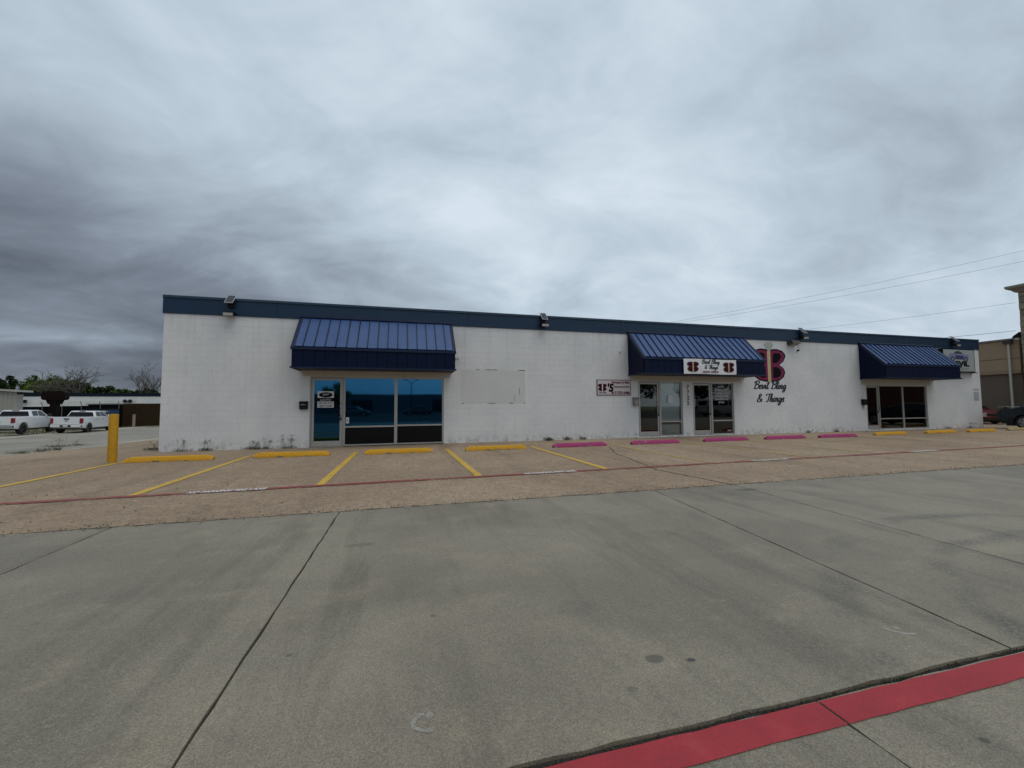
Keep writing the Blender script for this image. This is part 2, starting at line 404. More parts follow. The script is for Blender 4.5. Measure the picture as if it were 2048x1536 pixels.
def mat_concrete(name, c0=(.197, .171, .127), c1=(.262, .229, .170)):
    mt, t, b = material(name); p = t.pos(); x, y, z = t.sep(p)
    info = t.n.new('ShaderNodeObjectInfo').outputs['Random']
    a = t.noise(p, .55, 6, .62, .5); st = t.noise(t.map(p, (1.7, .20, 1), (0, 0, 0), (0, 0, R(-8))), 1.25, 5, .62, .5)
    w = t.noise(t.map(p, (.9, 1.3, 1), (5, 1, 0)), 1.6, 6, .68)
    g = t.noise(p, 150, 3, .8); g2 = t.noise(p, 30, 4, .75)
    c = t.mix(t.ramp(a, .33, .67), c0, c1)
    st2 = t.noise(t.map(p, (3.4, .45, 1), (3, 1, 0), (0, 0, R(-8))), 2.2, 6, .7, .4)
    st = t.math('ADD', t.math('MULTIPLY', st, .6), t.math('MULTIPLY', st2, .4))
    c = t.mix(t.math('MULTIPLY', t.math('MULTIPLY', t.ramp(st, .47, .66), t.ramp(t.noise(p, 38, 5, .8), .34, .58, .35, 1.)), .66), c, tuple(v*.62 for v in c0))
    c = t.mix(t.math('MULTIPLY', t.ramp(w, .5, .7), .42), c, (.335, .285, .195))
    sp = t.vor(p, 190, out='Color'); sx = t.sep(sp)[0]
    k = t.math('MULTIPLY_ADD', t.math('SUBTRACT', sx, .5), .50, 1.)
    k = t.math('MULTIPLY', k, t.ramp(g, .2, .8, .70, 1.3)); k = t.math('MULTIPLY', k, t.ramp(g2, .25, .75, .93, 1.07))
    k = t.math('MULTIPLY', k, t.ramp(info, 0, 1, .94, 1.06))
    c = t.mix(1., c, t.comb(k, k, k), 'MULTIPLY')
    # scattered pale stones ground into the surface, and rubber marks left by turning cars
    stn = t.math('MULTIPLY', t.ramp(t.vor(p, 62), .0, .20, 1, 0), t.ramp(t.noise(p, 3.1, 2), .46, .6))
    c = t.mix(t.math('MULTIPLY', stn, .85), c, (.58, .54, .45))
    wob = t.math('MULTIPLY', t.math('SUBTRACT', t.noise(p, .8, 2), .5), .5)
    for (cx_, cy_, rr_, wd, am) in ((5.5, -14.9, 3.68, .11, .80), (5.5, -14.9, 2.95, .10, .70), (-2.1, -16.0, 5.0, .13, .26), (-2.1, -16., 6.4, .12, .2)):
        dd = t.vmath('LENGTH', t.comb(t.math('SUBTRACT', x, cx_), t.math('SUBTRACT', y, cy_), 0.))
        e = t.math('ABSOLUTE', t.math('ADD', t.math('SUBTRACT', dd, rr_), wob))
        mk = t.math('MULTIPLY', t.ramp(e, wd*.3, wd*1.3, am, 0), t.ramp(t.noise(t.map(p, (1, 1, 1), (2, 5, 0)), .7, 4, .7), .40, .62))
        c = t.mix(t.math('MULTIPLY', mk, t.ramp(t.noise(p, 45, 4, .75), .36, .62)), c, (.06, .06, .056))
    for (cx_, cy_, rx, ry, am) in ((1.25, -12.64, .052, .040, .66), (1.42, -12.70, .028, .017, .97), (1.02, -12.81, .03, .02, .45), (2.15, -13.42, .02, .016, .8), (-.55, -12.1, .02, .015, .6), (.2, -11.9, .02, .02, .6), (5.05, -9.42, .22, .07, .6), (2.4, -10.9, .3, .12, .14),
                                   (-.35, -10.4, .15, .06, .34), (.55, -11.6, .22, .16, .10), (1.1, -12.05, .16, .12, .16)):
        dd = t.vmath('LENGTH', t.comb(t.math('DIVIDE', t.math('SUBTRACT', x, cx_), rx), t.math('DIVIDE', t.math('SUBTRACT', y, cy_), ry), 0.))
        dd = t.math('ADD', dd, t.math('MULTIPLY', t.math('SUBTRACT', t.noise(p, 22, 5, .7), .5), .7))
        c = t.mix(t.ramp(dd, .72, 1.08, am, 0), c, (.07, .066, .055))
    t.put(b.inputs['Base Color'], c); b.inputs['Roughness'].default_value = .58; b.inputs['Specular IOR Level'].default_value = .42
    t.put(b.inputs['Normal'], t.bump(t.math('ADD', g, t.math('MULTIPLY', g2, .9)), .4, .004)); return mt
M_CONC = mat_concrete('brushed concrete')
M_ROAD = mat_agg('street asphalt', (.27, .252, .212), (.335, .312, .262), .8)
M_ASPH = mat_agg('old asphalt', (.055, .053, .05), (.075, .072, .066), .8, (.08, .07, .055))
M_GUTTER = mat_agg('concrete gutter', (.38, .36, .30), (.44, .41, .34))
def mat_dirt():
    mt, t, b = material('dry ground'); p = t.pos()
    a = t.noise(p, .5, 6, .65); g = t.noise(p, 9, 5, .7)
    c = t.mix(t.ramp(a, .4, .62), (.26, .23, .16), (.115, .125, .055))
    k = t.ramp(g, .25, .75, .65, 1.3); c = t.mix(1., c, t.comb(k, k, k), 'MULTIPLY')
    t.put(b.inputs['Base Color'], c); b.inputs['Roughness'].default_value = .95
    t.put(b.inputs['Normal'], t.bump(g, .6, .04)); return mt
M_DIRT = mat_dirt()
M_GAP = simple('joint dirt', (.028, .026, .022), .95, var=.4, scale=14)
def mat_paint(name, col, worn, under=.55):
    """road paint, worn through to the surface below"""
    mt, t, b = material(name); nt = mt.node_tree; out = nt.nodes['Material Output']; p = t.pos()
    g = t.noise(p, 13, 5, .75); g2 = t.noise(p, 1.1, 3)
    k = t.ramp(g, .2, .8, .82, 1.15)
    t.put(b.inputs['Base Color'], t.mix(1., (*col, 1), t.comb(k, k, k), 'MULTIPLY')); b.inputs['Roughness'].default_value = .7
    tr = t.n.new('ShaderNodeBsdfTransparent'); mx = t.n.new('ShaderNodeMixShader')
    e = t.math('ADD', g, t.math('MULTIPLY', t.math('SUBTRACT', g2, .5), .5))
    t.put(mx.inputs[0], t.ramp(e, 1-worn-.14, 1-worn+.04, 0, under))
    t.l.new(b.outputs[0], mx.inputs[1]); t.l.new(tr.outputs[0], mx.inputs[2]); t.l.new(mx.outputs[0], out.inputs[0]); return mt
M_YLINE = mat_paint('yellow road paint', (.64, .40, .06), .34, .6)
M_YFADE = mat_paint('faded yellow road paint', (.56, .39, .09), .45, .7)
M_RLINE = mat_paint('red road paint', (.30, .062, .06), .42, .7)
M_RBAND = mat_paint('fresh red road paint', (.365, .022, .032), .22, .45)
def mat_band():
    mt, t, b = material('scuffed red road paint'); nt = mt.node_tree; out = nt.nodes['Material Output']; p = t.pos()
    g = t.noise(p, 75, 5, .75); a = t.noise(p, 3.2, 5, .65); sc = t.noise(t.map(p, (.7, 9, 1), (0, 0, 0), (0, 0, R(20))), 3, 5, .7)
    k = t.math('MULTIPLY', t.ramp(a, .3, .7, .86, 1.1), t.ramp(g, .25, .75, .86, 1.12))
    c = t.mix(1., (.37, .026, .036, 1), t.comb(k, k, k), 'MULTIPLY'); c = t.mix(t.math('MULTIPLY', t.ramp(sc, .56, .74), .35), c, (.10, .04, .04))
    c = t.mix(t.math('MULTIPLY', t.ramp(a, .55, .75), .22), c, (.42, .13, .12))
    t.put(b.inputs['Base Color'], c); b.inputs['Roughness'].default_value = .7
    tr = t.n.new('ShaderNodeBsdfTransparent'); mx = t.n.new('ShaderNodeMixShader')
    e = t.math('ADD', t.math('MULTIPLY', g, .6), t.math('MULTIPLY', t.noise(p, 11, 4, .7), .4))
    t.put(mx.inputs[0], t.ramp(e, .62, .66, 0, .9)); t.l.new(b.outputs[0], mx.inputs[1]); t.l.new(tr.outputs[0], mx.inputs[2]); t.l.new(mx.outputs[0], out.inputs[0]); return mt
M_RBAND = mat_band()
M_WLINE = mat_paint('white road paint', (.66, .62, .60), .3, .5)
def mat_worn(name, col, under, amt, low=.05):
    mt, t, b = material(name); p = t.pos(); x, y, z = t.sep(p)
    n = t.noise(p, 4.5, 6, .68); g = t.noise(p, 26, 4, .7); sc = t.noise(t.map(p, (2.2, 9, 9)), 2.4, 4, .65)
    k = t.ramp(g, .2, .8, .84, 1.14)
    c = t.mix(1., (*col, 1), t.comb(k, k, k), 'MULTIPLY')
    c = t.mix(t.math('MULTIPLY', t.ramp(sc, .52, .75), .35), c, (.06, .05, .04))
    e = t.math('ADD', n, t.math('MULTIPLY', t.math('SUBTRACT', g, .5), .5)); e = t.math('ADD', e, t.ramp(z, 0., low, .12, 0.))
    c = t.mix(t.ramp(e, 1-amt-.03, 1-amt+.03), c, under)
    t.put(b.inputs['Base Color'], c); b.inputs['Roughness'].default_value = .65; b.inputs['Specular IOR Level'].default_value = .35
    t.put(b.inputs['Normal'], t.bump(t.math('ADD', n, t.math('MULTIPLY', g, .4)), .5, .008)); return mt
M_STOPY = mat_worn('yellow painted concrete', (.62, .315, .012), (.27, .235, .18), .34)
M_STOPYF = mat_worn('faded yellow concrete', (.46, .34, .10), (.27, .24, .18), .46)
M_STOPP = mat_worn('pink painted concrete', (.37, .045, .155), (.27, .22, .19), .33)
M_BOLL = mat_worn('yellow bollard paint', (.50, .255, .006), (.10, .06, .03), .27, .12)

# ------------------------------------------------------------------ ground, street, pavings
def sheet(name, outline_x, ys, mat, off, parent=None, xs_n=24):
    """a sheet over the ground between x = f0(y) and f1(y)"""
    mb = MB(); rows = []
    for y in ys:
        a, b = outline_x(y); row = []
        for i in range(xs_n+1):
            x = a+(b-a)*i/xs_n; row.append((x, y, zg(x, y)+off))
        rows.append(row)
    for i in range(len(rows)-1):
        for j in range(xs_n): mb.quad(rows[i][j], rows[i][j+1], rows[i+1][j+1], rows[i+1][j])
    o = mb.build(name, mat, parent, fix=False)
    bm = bmesh.new(); bm.from_mesh(o.data); bmesh.ops.remove_doubles(bm, verts=bm.verts, dist=1e-4); bmesh.ops.recalc_face_normals(bm, faces=bm.faces)
    if sum(f.normal.z for f in bm.faces) < 0: bmesh.ops.reverse_faces(bm, faces=bm.faces)
    bm.to_mesh(o.data); bm.free(); return o
def frange(a, b, s):
    n = max(1, round((b-a)/s)); return [a+(b-a)*i/n for i in range(n+1)]
gx = [-600, -300, -120, -60, -40, -30, -26, -22, -19, -16, -13, -11, -9, 0, 20, 60, 120, 300, 600]
mb = MB(); gy = [-600, -300, -120, 0, 120, 300, 700]
for i in range(len(gx)-1):
    for j in range(len(gy)-1):
        mb.quad(*[(gx[a], gy[b], zg(gx[a])-.10) for a, b in ((i, j), (i+1, j), (i+1, j+1), (i, j+1))])
tag(mb.build('ground', M_DIRT), kind='structure')
def near_edge(y): return -10.9-.52*max(0, 4.6-y)**1.12*.9 if y > -9.5 else -10.9-.52*max(0, 14.1)**1.12*.9
LOTY = -9.022
lot = sheet('parking_lot', lambda y: (near_edge(y), 62), frange(LOTY, 45, .75), M_LOT, -.004, xs_n=60); tag(lot, kind='structure')
tag(sheet('gutter', lambda y: (near_edge(y)-.95, near_edge(y)-.012), frange(-30, 90, .75), M_GUTTER, -.012, xs_n=3), kind='structure')
tag(sheet('street', lambda y: (-26.6, near_edge(y)-.962), frange(-60, 130, 1.5), M_ROAD, -.02, xs_n=24), kind='structure')
tag(sheet('sidewalk', lambda y: (-29.2, -26.6), frange(-60, 130, 6), M_GUTTER, -.005, xs_n=3), kind='structure')

drive = bpy.data.objects.new('concrete_drive', None); COL.objects.link(drive); tag(drive, kind='structure')
bed = MB(); bed.quad((-60, -120, -.016), (70, -120, -.016), (70, LOTY, -.016), (-60, LOTY, -.016))
bed.build('joint_bed', M_GAP, drive)
rj = random.Random(3)
def wobble(a, b, step=.12, amp=.004):
    a, b = Vector(a), Vector(b); L = (b-a).length; n = max(1, min(60, int(L/step))); dv = (b-a).normalized(); nn = Vector((-dv.y, dv.x))
    return [a+(b-a)*(i/n)+(nn*rj.uniform(-amp, amp) if 0 < i else Vector((0, 0))) for i in range(n)]
def slab(c, gap=.0075, amp=.005, mat=None):
    """c: four corners anticlockwise"""
    cen = sum((Vector(p) for p in c), Vector((0, 0)))/4
    cc = []
    for p in c:
        p = Vector(p); cc.append(p+Vector((gap if p.x < cen.x else -gap, gap if p.y < cen.y else -gap)))
    ring = []
    for i in range(4): ring += wobble(cc[i], cc[(i+1) % 4], amp=amp)
    mb = MB(); mb.prism([(p.x, p.y) for p in ring], lambda p, k: (p[0], p[1], 0. if k else -.07))
    return mb.build('slab', mat or M_CONC, drive)
YJ = lambda x: -13.059-.0095*x
top = [(-60, -60), (-33, -33), (-24, -24), (-15, -15), (-10.2, -10.2), (-3.02, -2.95), (-.72, -.78), (3.71, 3.09), (5.18, 4.72), (10.4, 9.9), (15.5, 15.5), (21, 21), (27, 27), (34, 34), (44, 44), (70, 70)]
for (a0, a1), (b0, b1) in zip(top[:-1], top[1:]):
    slab([(a1, YJ(a1)+.011), (b1, YJ(b1)+.011), (b0, LOTY-.006), (a0, LOTY-.006)])
bot = [-60, -30, -18, -9, -4.2, 1.74, 6.2, 12, 20, 32, 70]
for a, b in zip(bot[:-1], bot[1:]): slab([(a, -17.6), (b, -17.6), (b, YJ(b)-.011), (a, YJ(a)-.011)], .005)
for j, (y0, y1) in enumerate(((-22, -17.6), (-27, -22), (-33, -27), (-40, -33), (-60, -40), (-120, -60))):
    q = [-60, -20, -9, -2, 5, 12, 20, 30, 70] if j < 4 else [-60, 0, 70]
    for a, b in zip(q[:-1], q[1:]): slab([(a, y0), (b, y0), (b, y1), (a, y1)], .008, mat=M_ASPH if j else None)
# crumbs of dirt and grit in the wide joint
rg = random.Random(5); mb = MB()
for i in range(900):
    x = rg.uniform(-.6, 4.2); y = YJ(x)+rg.gauss(0, .006); r_ = rg.uniform(.002, .007); z = -.016+rg.uniform(0, .012)
    mb.tube([(x, y, z-r_), (x+rg.uniform(-r_, r_), y, z+r_)], [r_, r_*.5], 4)
tag(mb.build('joint_grit', simple('grit', (.06, .055, .04), .95, var=.5, scale=60), drive), kind='stuff')
def strip(name, pts, w, mat, z, parent, jag=0., rnd=None):
    """a flat ribbon on the ground along pts (x, y)"""
    mb = MB(); P = [Vector(p) for p in pts]; L, Rr = [], []
    for i, p in enumerate(P):
        tdir = (P[min(i+1, len(P)-1)]-P[max(i-1, 0)]).normalized(); nn = Vector((-tdir.y, tdir.x))
        a = w/2*(1+(rnd.uniform(-jag, jag) if rnd else 0)); b = w/2*(1+(rnd.uniform(-jag, jag) if rnd else 0))
        L.append(p+nn*a); Rr.append(p-nn*b)
    for i in range(len(P)-1):
        q = [L[i], Rr[i], Rr[i+1], L[i+1]]; mb.quad(*[(a.x, a.y, zg(a.x)+z) for a in q])
    o = mb.build(name, mat, parent, fix=False); return o
def seg(a, b, n=40): return [(a[0]+(b[0]-a[0])*i/n, a[1]+(b[1]-a[1])*i/n) for i in range(n+1)]
# red kerb band beside the camera
strip('red_stripe', seg((-9, -13.022), (1.7345, -13.1615), 90), .128, M_RBAND, .004, drive, .05, rg)
strip('red_stripe', seg((1.7455, -13.1615), (12, -13.289), 90), .128, M_RBAND, .004, drive, .05, rg)
# white chalk survey marks
def chalk(cx, cy, a0, a1, r_, dot):
    strip('chalk_mark', [(cx+r_*math.cos(R(a0+(a1-a0)*i/16)), cy+.75*r_*math.sin(R(a0+(a1-a0)*i/16))) for i in range(17)], .018, M_CHALK, .003, drive, .5, rg)
    mb = MB(); mb.quad(*[(dot[0]+.016*math.cos(k*.7), dot[1]+.02*math.sin(k*.7), .0035) for k in range(9)]); mb.build('chalk_mark', M_CHALK, drive, fix=False)
def mat_chalk():
    mt, t, b = material('chalk'); nt = mt.node_tree; out = nt.nodes['Material Output']; p = t.pos()
    b.inputs['Base Color'].default_value = (.52, .50, .45, 1); b.inputs['Roughness'].default_value = .9
    tr = t.n.new('ShaderNodeBsdfTransparent'); mx = t.n.new('ShaderNodeMixShader')
    t.put(mx.inputs[0], t.ramp(t.math('ADD', t.math('MULTIPLY', t.noise(p, 170, 3, .7), .7), t.math('MULTIPLY', t.noise(p, 30, 3), .3)), .36, .58, .95, .42))
    t.l.new(b.outputs[0], mx.inputs[1]); t.l.new(tr.outputs[0], mx.inputs[2]); t.l.new(mx.outputs[0], out.inputs[0]); return mt
M_CHALK = mat_chalk()
chalk(.118, -12.752, 105, 290, .062, (.125, -12.722)); chalk(2.79, -12.76, 170, 262, .115, (2.74, -12.775))
# joints and cracks of the aggregate paving
M_CRACK = simple('crack fill', (.045, .04, .03), .95, var=.5, scale=20)
def crack(pts, w, parent=lot, n=70, amp=.03, seed=1):
    q = random.Random(seed); out = []
    for i in range(len(pts)-1):
        a, b = Vector(pts[i]), Vector(pts[i+1]); dv = (b-a).normalized(); nn = Vector((-dv.y, dv.x)); k = int(n*(b-a).length/5)+2; ph = 0
        for j in range(k):
            ph = .8*ph+q.uniform(-amp, amp)*.5; out.append(a+(b-a)*(j/k)+nn*ph)
    out.append(Vector(pts[-1])); strip('crack', out, w, M_CRACK, .0, parent, .8, q)
crack([(6.35, -2.78), (5.6, -4.6), (4.95, -7.3), (5.18, -9.02)], .026, seed=2)
strip('crack', [(x, LOTY-.006+rg.uniform(-.006, .006)) for x in frange(-16, 30, .12)], .02, M_CRACK, .0035, drive, .9, rg)
mb = MB()
for i in range(1500):
    x = rg.uniform(-10, 16); y = LOTY+abs(rg.gauss(0, .09))*rg.choice((1, 1, -.5)); r_ = rg.uniform(.003, .010)
    mb.tube([(x, y, .001), (x+rg.uniform(-r_, r_), y+rg.uniform(-r_, r_), r_*1.2)], [r_, r_*.45], 4)
for i in range(500):
    x = rg.uniform(-12, 24); y = rg.uniform(-8.9, -.4); r_ = rg.uniform(.004, .012)
    mb.tube([(x, y, zg(x)), (x+rg.uniform(-r_, r_), y+rg.uniform(-r_, r_), zg(x)+r_*1.1)], [r_, r_*.45], 4)
tag(mb.build('gravel', simple('loose gravel', (.22, .185, .14), .95, var=.7, scale=40), lot), kind='stuff')
crack([(-9.5, -4.7), (-6.4, -5.0), (-3.5, -4.6), (-.6, -4.9)], .006, seed=3, amp=.04)
crack([(2.2, -3.6), (2.9, -3.9), (3.3, -3.75)], .012, seed=4)
crack([(3.4, -3.7), (3.5, -4.2)], .010, seed=5)
crack([(-12.5, -.4), (-9.5, .9), (-7.2, 1.9)], .015, seed=6)
crack([(-12, -2.0), (-9.8, -1.2), (-8, -.9)], .012, seed=7)
crack([(14, -3.8), (16.3, -3.3)], .02, seed=8); crack([(18.5, -3.6), (20.4, -3.2)], .02, seed=9)
# stall lines
def line(x0, y0, x1, y1, mat, w=.10): return strip('bay_line', seg((x0, y0), (x1, y1), 30), w, mat, .004, lot, .12, rg)
for x0, y0, x1, y1, fd in ((-6.52, -2.1, -6.42, -7.15, 0), (-3.92, -1.98, -3.84, -7.16, 0), (-1.23, -1.95, -1.29, -7.1, 0), (1.35, -1.87, 1.4, -7.0, 0),
                           (4.03, -1.98, 4.05, -6.95, 0), (6.72, -2.0, 6.67, -6.75, 1), (9.6, -2.1, 9.64, -6.75, 1), (12.0, -2.1, 12.05, -6.6, 1),
                           (14.6, -2.2, 14.7, -5.8, 1), (17.9, -2.2, 17.9, -5.2, 1)):
    line(x0, y0, x1, y1, M_YFADE if fd else M_YLINE, .135 if not fd else .10)
strip('bay_line', seg((3.4, -1.72), (4.6, -1.70), 10), .05, M_YFADE, .0045, lot, .1, rg)
strip('bay_line', seg((6.6, -1.9), (7.5, -1.9), 10), .05, M_YFADE, .0045, lot, .1, rg)
# the narrow red fire lane stripe with its white words
def redy(x): return -7.185+(x+3)*.0268
words = [-2.58, 2.80, 8.30, 13.65]
cuts = [(-11, words[0]-.55)]+[(words[i]+.55, words[i+1]-.55) for i in range(3)]+[(words[3]+.55, 40)]
for a, b in cuts: strip('fire_lane_stripe', seg((a, redy(a)), (b, redy(b)), 40), .15, M_RLINE, .0075, lot, .15, rg)
for x in words:
    strip('fire_lane_stripe', seg((x-.55, redy(x-.55)), (x+.55, redy(x+.55)), 20), .15, M_RLINE, .0075, lot, .15, rg)
    text('NO PARKING FIRE LANE', .145, M_WLINE, lot, (x, redy(x)-.072, .0105), w=1.06, bold=.05, name='fire_lane_lettering', flat=True, rz=.0268)

# ------------------------------------------------------------------ the shop building
XL, XR, ZF, ZT, DEPTH = -6.94, 30.12, 4.18, 4.735, 16
shop = thing('shop_building', 'long single storey white block shop building with slate blue parapet band', 'building', (0, 0, 0))
OPEN = [(-2.86, 1.45, 0, 2.31), (9.23, 11.32, .04, 2.28), (11.82, 13.91, .04, 2.25), (21.72, 25.93, .06, 2.21)]
WT = .20
wall = MB(); xs = XL
for (a, b, z0, z1) in OPEN:
    wall.box(xs, a, .0045, WT, -.05, ZF); wall.box(a, b, .0045, WT, z1, ZF)
    if z0: wall.box(a, b, .0045, WT, -.05, z0)
    xs = b
wall.box(xs, XR, .0045, WT, -.05, ZF)
wall = wall.build('wall', M_JOINT, shop)
BH, BW = .203, .406
blocks = []
for c in range(21):
    z0 = c*BH; z1 = min((c+1)*BH, ZF+.004); off = (c % 2)*BW/2; x = XL-off
    while x < XR:
        a, b = max(x, XL), min(x+BW, XR); x += BW
        segs = [(a, b, z0, z1)]
        for (oa, ob, oz0, oz1) in OPEN:
            ns = []
            for (p, q, s, t_) in segs:
                if q <= oa or p >= ob or t_ <= oz0 or s >= oz1: ns.append((p, q, s, t_)); continue
                if p < oa: ns.append((p, oa, s, t_))
                if q > ob: ns.append((ob, q, s, t_))
                if t_ > oz1: ns.append((max(p, oa), min(q, ob), oz1, t_))
                if s < oz0: ns.append((max(p, oa), min(q, ob), s, oz0))
            segs = ns
        blocks += [s for s in segs if s[1]-s[0] > .012 and s[3]-s[2] > .012]
# the blocks that show largest are single objects, the rest one mesh
def size(s):
    cx, cz = (s[0]+s[1])/2, (s[2]+s[3])/2; return (cx**2+CAMD**2+(cz-CAMH)**2)**.5 + (5 if (s[1]-s[0]) < .3 else 0)
hidden = lambda s: (-3.1 < s[0] and s[1] < 1.7 and s[2] > 2.5)
order = sorted([b for b in blocks if not hidden(b)], key=size)
single = set(order[:296]); cache = {}; rb = random.Random(11)
rest = MB()
def face_box(mb, w, h, dy, j): mb.cham(j, w-j, dy, .02, j, h-j, .0014)
for s in blocks:
    w, h = s[1]-s[0], s[3]-s[2]; dy = rb.choice((0, .0004, .0008, .0014))
    jj = .0016
    if s in single:
        key = (round(w, 3), round(h, 3), dy)
        if key not in cache:
            q = MB(); face_box(q, w, h, dy, jj); me = bpy.data.meshes.new('block'); me.from_pydata(q.v, [], q.f); me.materials.append(M_BLOCK)
            bm = bmesh.new(); bm.from_mesh(me); bmesh.ops.recalc_face_normals(bm, faces=bm.faces)
            if sum(f.normal.y*f.calc_area() for f in bm.faces) > 0: bmesh.ops.reverse_faces(bm, faces=bm.faces)
            bm.to_mesh(me); bm.free(); cache[key] = me
        link('block', cache[key], None, wall, (s[0], 0, s[2]))
    else: rest.cham(s[0]+jj, s[1]-jj, dy, .02, s[2]+jj, s[3]-jj, .0014)
tag(rest.build('far_block', M_BLOCK, wall), kind='stuff')
sw = MB(); sw.box(XL, XL+WT, WT, DEPTH, -.1, ZF); sw.box(XR-WT, XR, WT, DEPTH, -.1, ZF); sw.box(XL, XR, DEPTH-.2, DEPTH, -.1, ZF)
sw.build('side_wall', M_BLOCK, shop)
MB().box(XL+.05, XR-.05, .3, DEPTH-.3, 4.3, 4.42).build('roof', simple('roof felt', (.2, .2, .2), .9), shop)
MB().box(XL+WT, XR-WT, .22, 7, -.04, .03).build('floor', M_DARK, shop)
pt = MB()
for x in (1.9, 7.5, 20.2): pt.box(x, x+.1, .21, 7, .03, 4.2)
pt.box(XL+WT, XR-WT, 6.8, 7, .03, 4.2); pt.build('partition', M_ROOM, shop)
MB().box(XL+WT, XR-WT, .21, 7, 2.95, 3.0).build('interior_ceiling', M_ROOM, shop)
for x0, x1 in zip(frange(XL-.03, XR+.03, 3.09)[:-1], frange(XL-.03, XR+.03, 3.09)[1:]):
    MB().cham(x0+.002, x1-.002, -.035, .28, ZF, ZT-.085, .004).build('fascia_panel', M_FASCIA, shop)
    MB().cham(x0+.001, x1-.001, -.062, .30, ZT-.083, ZT, .008).build('coping', M_COPING, shop)
MB().box(XL-.03, XL+.0-.002, .282, DEPTH, ZF, ZT-.085).box(XR+.002, XR+.03, .282, DEPTH, ZF, ZT-.085).build('side_fascia', M_FASCIA, shop)
# filled-in window right of the first awning
pp = MB().cham(2.08, 4.46, -.004, .01, 1.42, 2.62, .003); pp.build('infill_patch', M_PATCH, shop)
pj = MB()
for i in range(9):
    z = 1.42+1.2*(i % 3)/2.6+.2; pass
for (x0, x1, z) in ((2.62, 2.72, 2.632), (2.95, 3.4, 2.630), (4.2, 4.46, 2.628), (2.1, 2.16, 1.41), (3.05, 3.32, 1.412), (3.85, 4.0, 1.412), (4.4, 4.47, 1.41), (4.23, 4.245, 1.85), (4.03, 4.04, 1.6)):
    n = 8; L = []
    for i in range(n): 
        xa, xb = x0+(x1-x0)*i/n, x0+(x1-x0)*(i+1)/n; hh = rb.uniform(.006, .026) if x1-x0 > .03 else .09
        if x1-x0 > .03: pj.box(xa, xb, -.0062, .004, z-hh/2, z+hh/2)
    if x1-x0 <= .03: pj.box(x0, x1, -.0066, .004, z-.13, z+.13)
pj.build('chipped_edge', simple('bare mortar', (.10, .095, .085), .9, var=.5, scale=30), shop)
MB().box(1.74, 1.98, -.05, .02, 3.02, 3.26).build('junction_box', M_BLOCK, shop)
# soffit band below each awning: a shallow painted lintel
for (a, b, z) in ((-3.1, 1.68, 2.31), (8.88, 14.32, 2.28), (21.4, 26.2, 2.22)):
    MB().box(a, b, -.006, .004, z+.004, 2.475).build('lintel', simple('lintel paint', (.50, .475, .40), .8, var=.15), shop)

# storefronts ------------------------------------------------------------
FY0, FY1 = .045, .105
def frame_rect(x0, x1, z0, z1, t, y0=FY0, y1=FY1, bt=None):
    bt = t if bt is None else bt; q = MB()
    q.box(x0, x0+t, y0, y1, z0, z1); q.box(x1-t, x1, y0, y1, z0, z1)
    q.box(x0+t, x1-t, y0, y1, z1-t, z1); q.box(x0+t, x1-t, y0, y1, z0, z0+bt); return q
def pane(x0, x1, z0, z1, mat, parent, y=.075, name='pane'):
    return MB().box(x0, x1, y, y+.006, z0, z1).build(name, mat, parent)
def door(x0, x1, z0, z1, glass, handle_side=1, label=None):
    jamb = frame_rect(x0, x1, z0, z1, .045, .03, .12, .02).build('door_frame', M_ALUW, shop)
    dr = frame_rect(x0+.05, x1-.05, z0+.025, z1-.055, .065, .05, .095, .17).build('door', M_ALU, shop)
    if label: dr['label'] = label
    pane(x0+.114, x1-.114, z0+.194, z1-.119, glass, dr)
    hx = x1-.085 if handle_side > 0 else x0+.085
    MB().tube([(hx, .05, 1.0), (hx, -.005, 1.0), (hx-.03*handle_side, -.02, 1.06), (hx-.03*handle_side, -.02, 1.22), (hx, -.005, 1.28), (hx, .05, 1.28)], .012, 6).build('handle', M_BLACKM, dr, smooth=True)
    MB().box(hx-.022, hx+.022, .036, .05, .86, .96).tube([(hx, .05, 1.42), (hx, .035, 1.42)], .02, 10).build('lock', M_BLACK, dr)
    return dr
def window(x0, x1, z0, z1, rail, up, lowm, label=None, t=.05):
    wd = frame_rect(x0, x1, z0, z1, t, FY0, FY1, .045)
    wd.box(x0+t, x1-t, FY0-.008, FY1-.004, rail-.025, rail+.028); wd = wd.build('window', M_ALU, shop)
    if label: wd['label'] = label
    pane(x0+t-.004, x1-t+.004, rail+.024, z1-t+.004, up, wd); pane(x0+t-.004, x1-t+.004, z0+.04, rail-.02, lowm, wd); return wd
d1 = door(-2.86, -1.84, .0, 2.31, M_FILM, 1, 'aluminium framed glass door with blue mirror film')
window(-1.84, -.17, .02, 2.31, .645, M_FILM, M_SPANDREL, 'left shop window with blue mirror film above a black panel')
window(-.17, 1.45, .02, 2.31, .665, M_FILM, M_SPANDREL, 'right shop window with blue mirror film above a black panel')
d2 = door(9.23, 10.26, .04, 2.28, M_GLASS, 1)
w2 = window(10.26, 11.32, .04, 2.28, .63, M_CLEAR, M_CLEAR, 'shop window with a white blind drawn behind it')
d3 = door(11.82, 12.80, .04, 2.25, M_GLASS, 1)
w3 = window(12.80, 13.91, .04, 2.25, .63, M_GLASS, M_GLASS)
d4 = door(21.72, 22.62, .06, 2.21, M_GLASS, 1)
window(22.62, 24.27, .06, 2.21, .57, M_GLASS, M_GLASS); window(24.27, 25.93, .06, 2.21, .57, M_GLASS, M_GLASS)
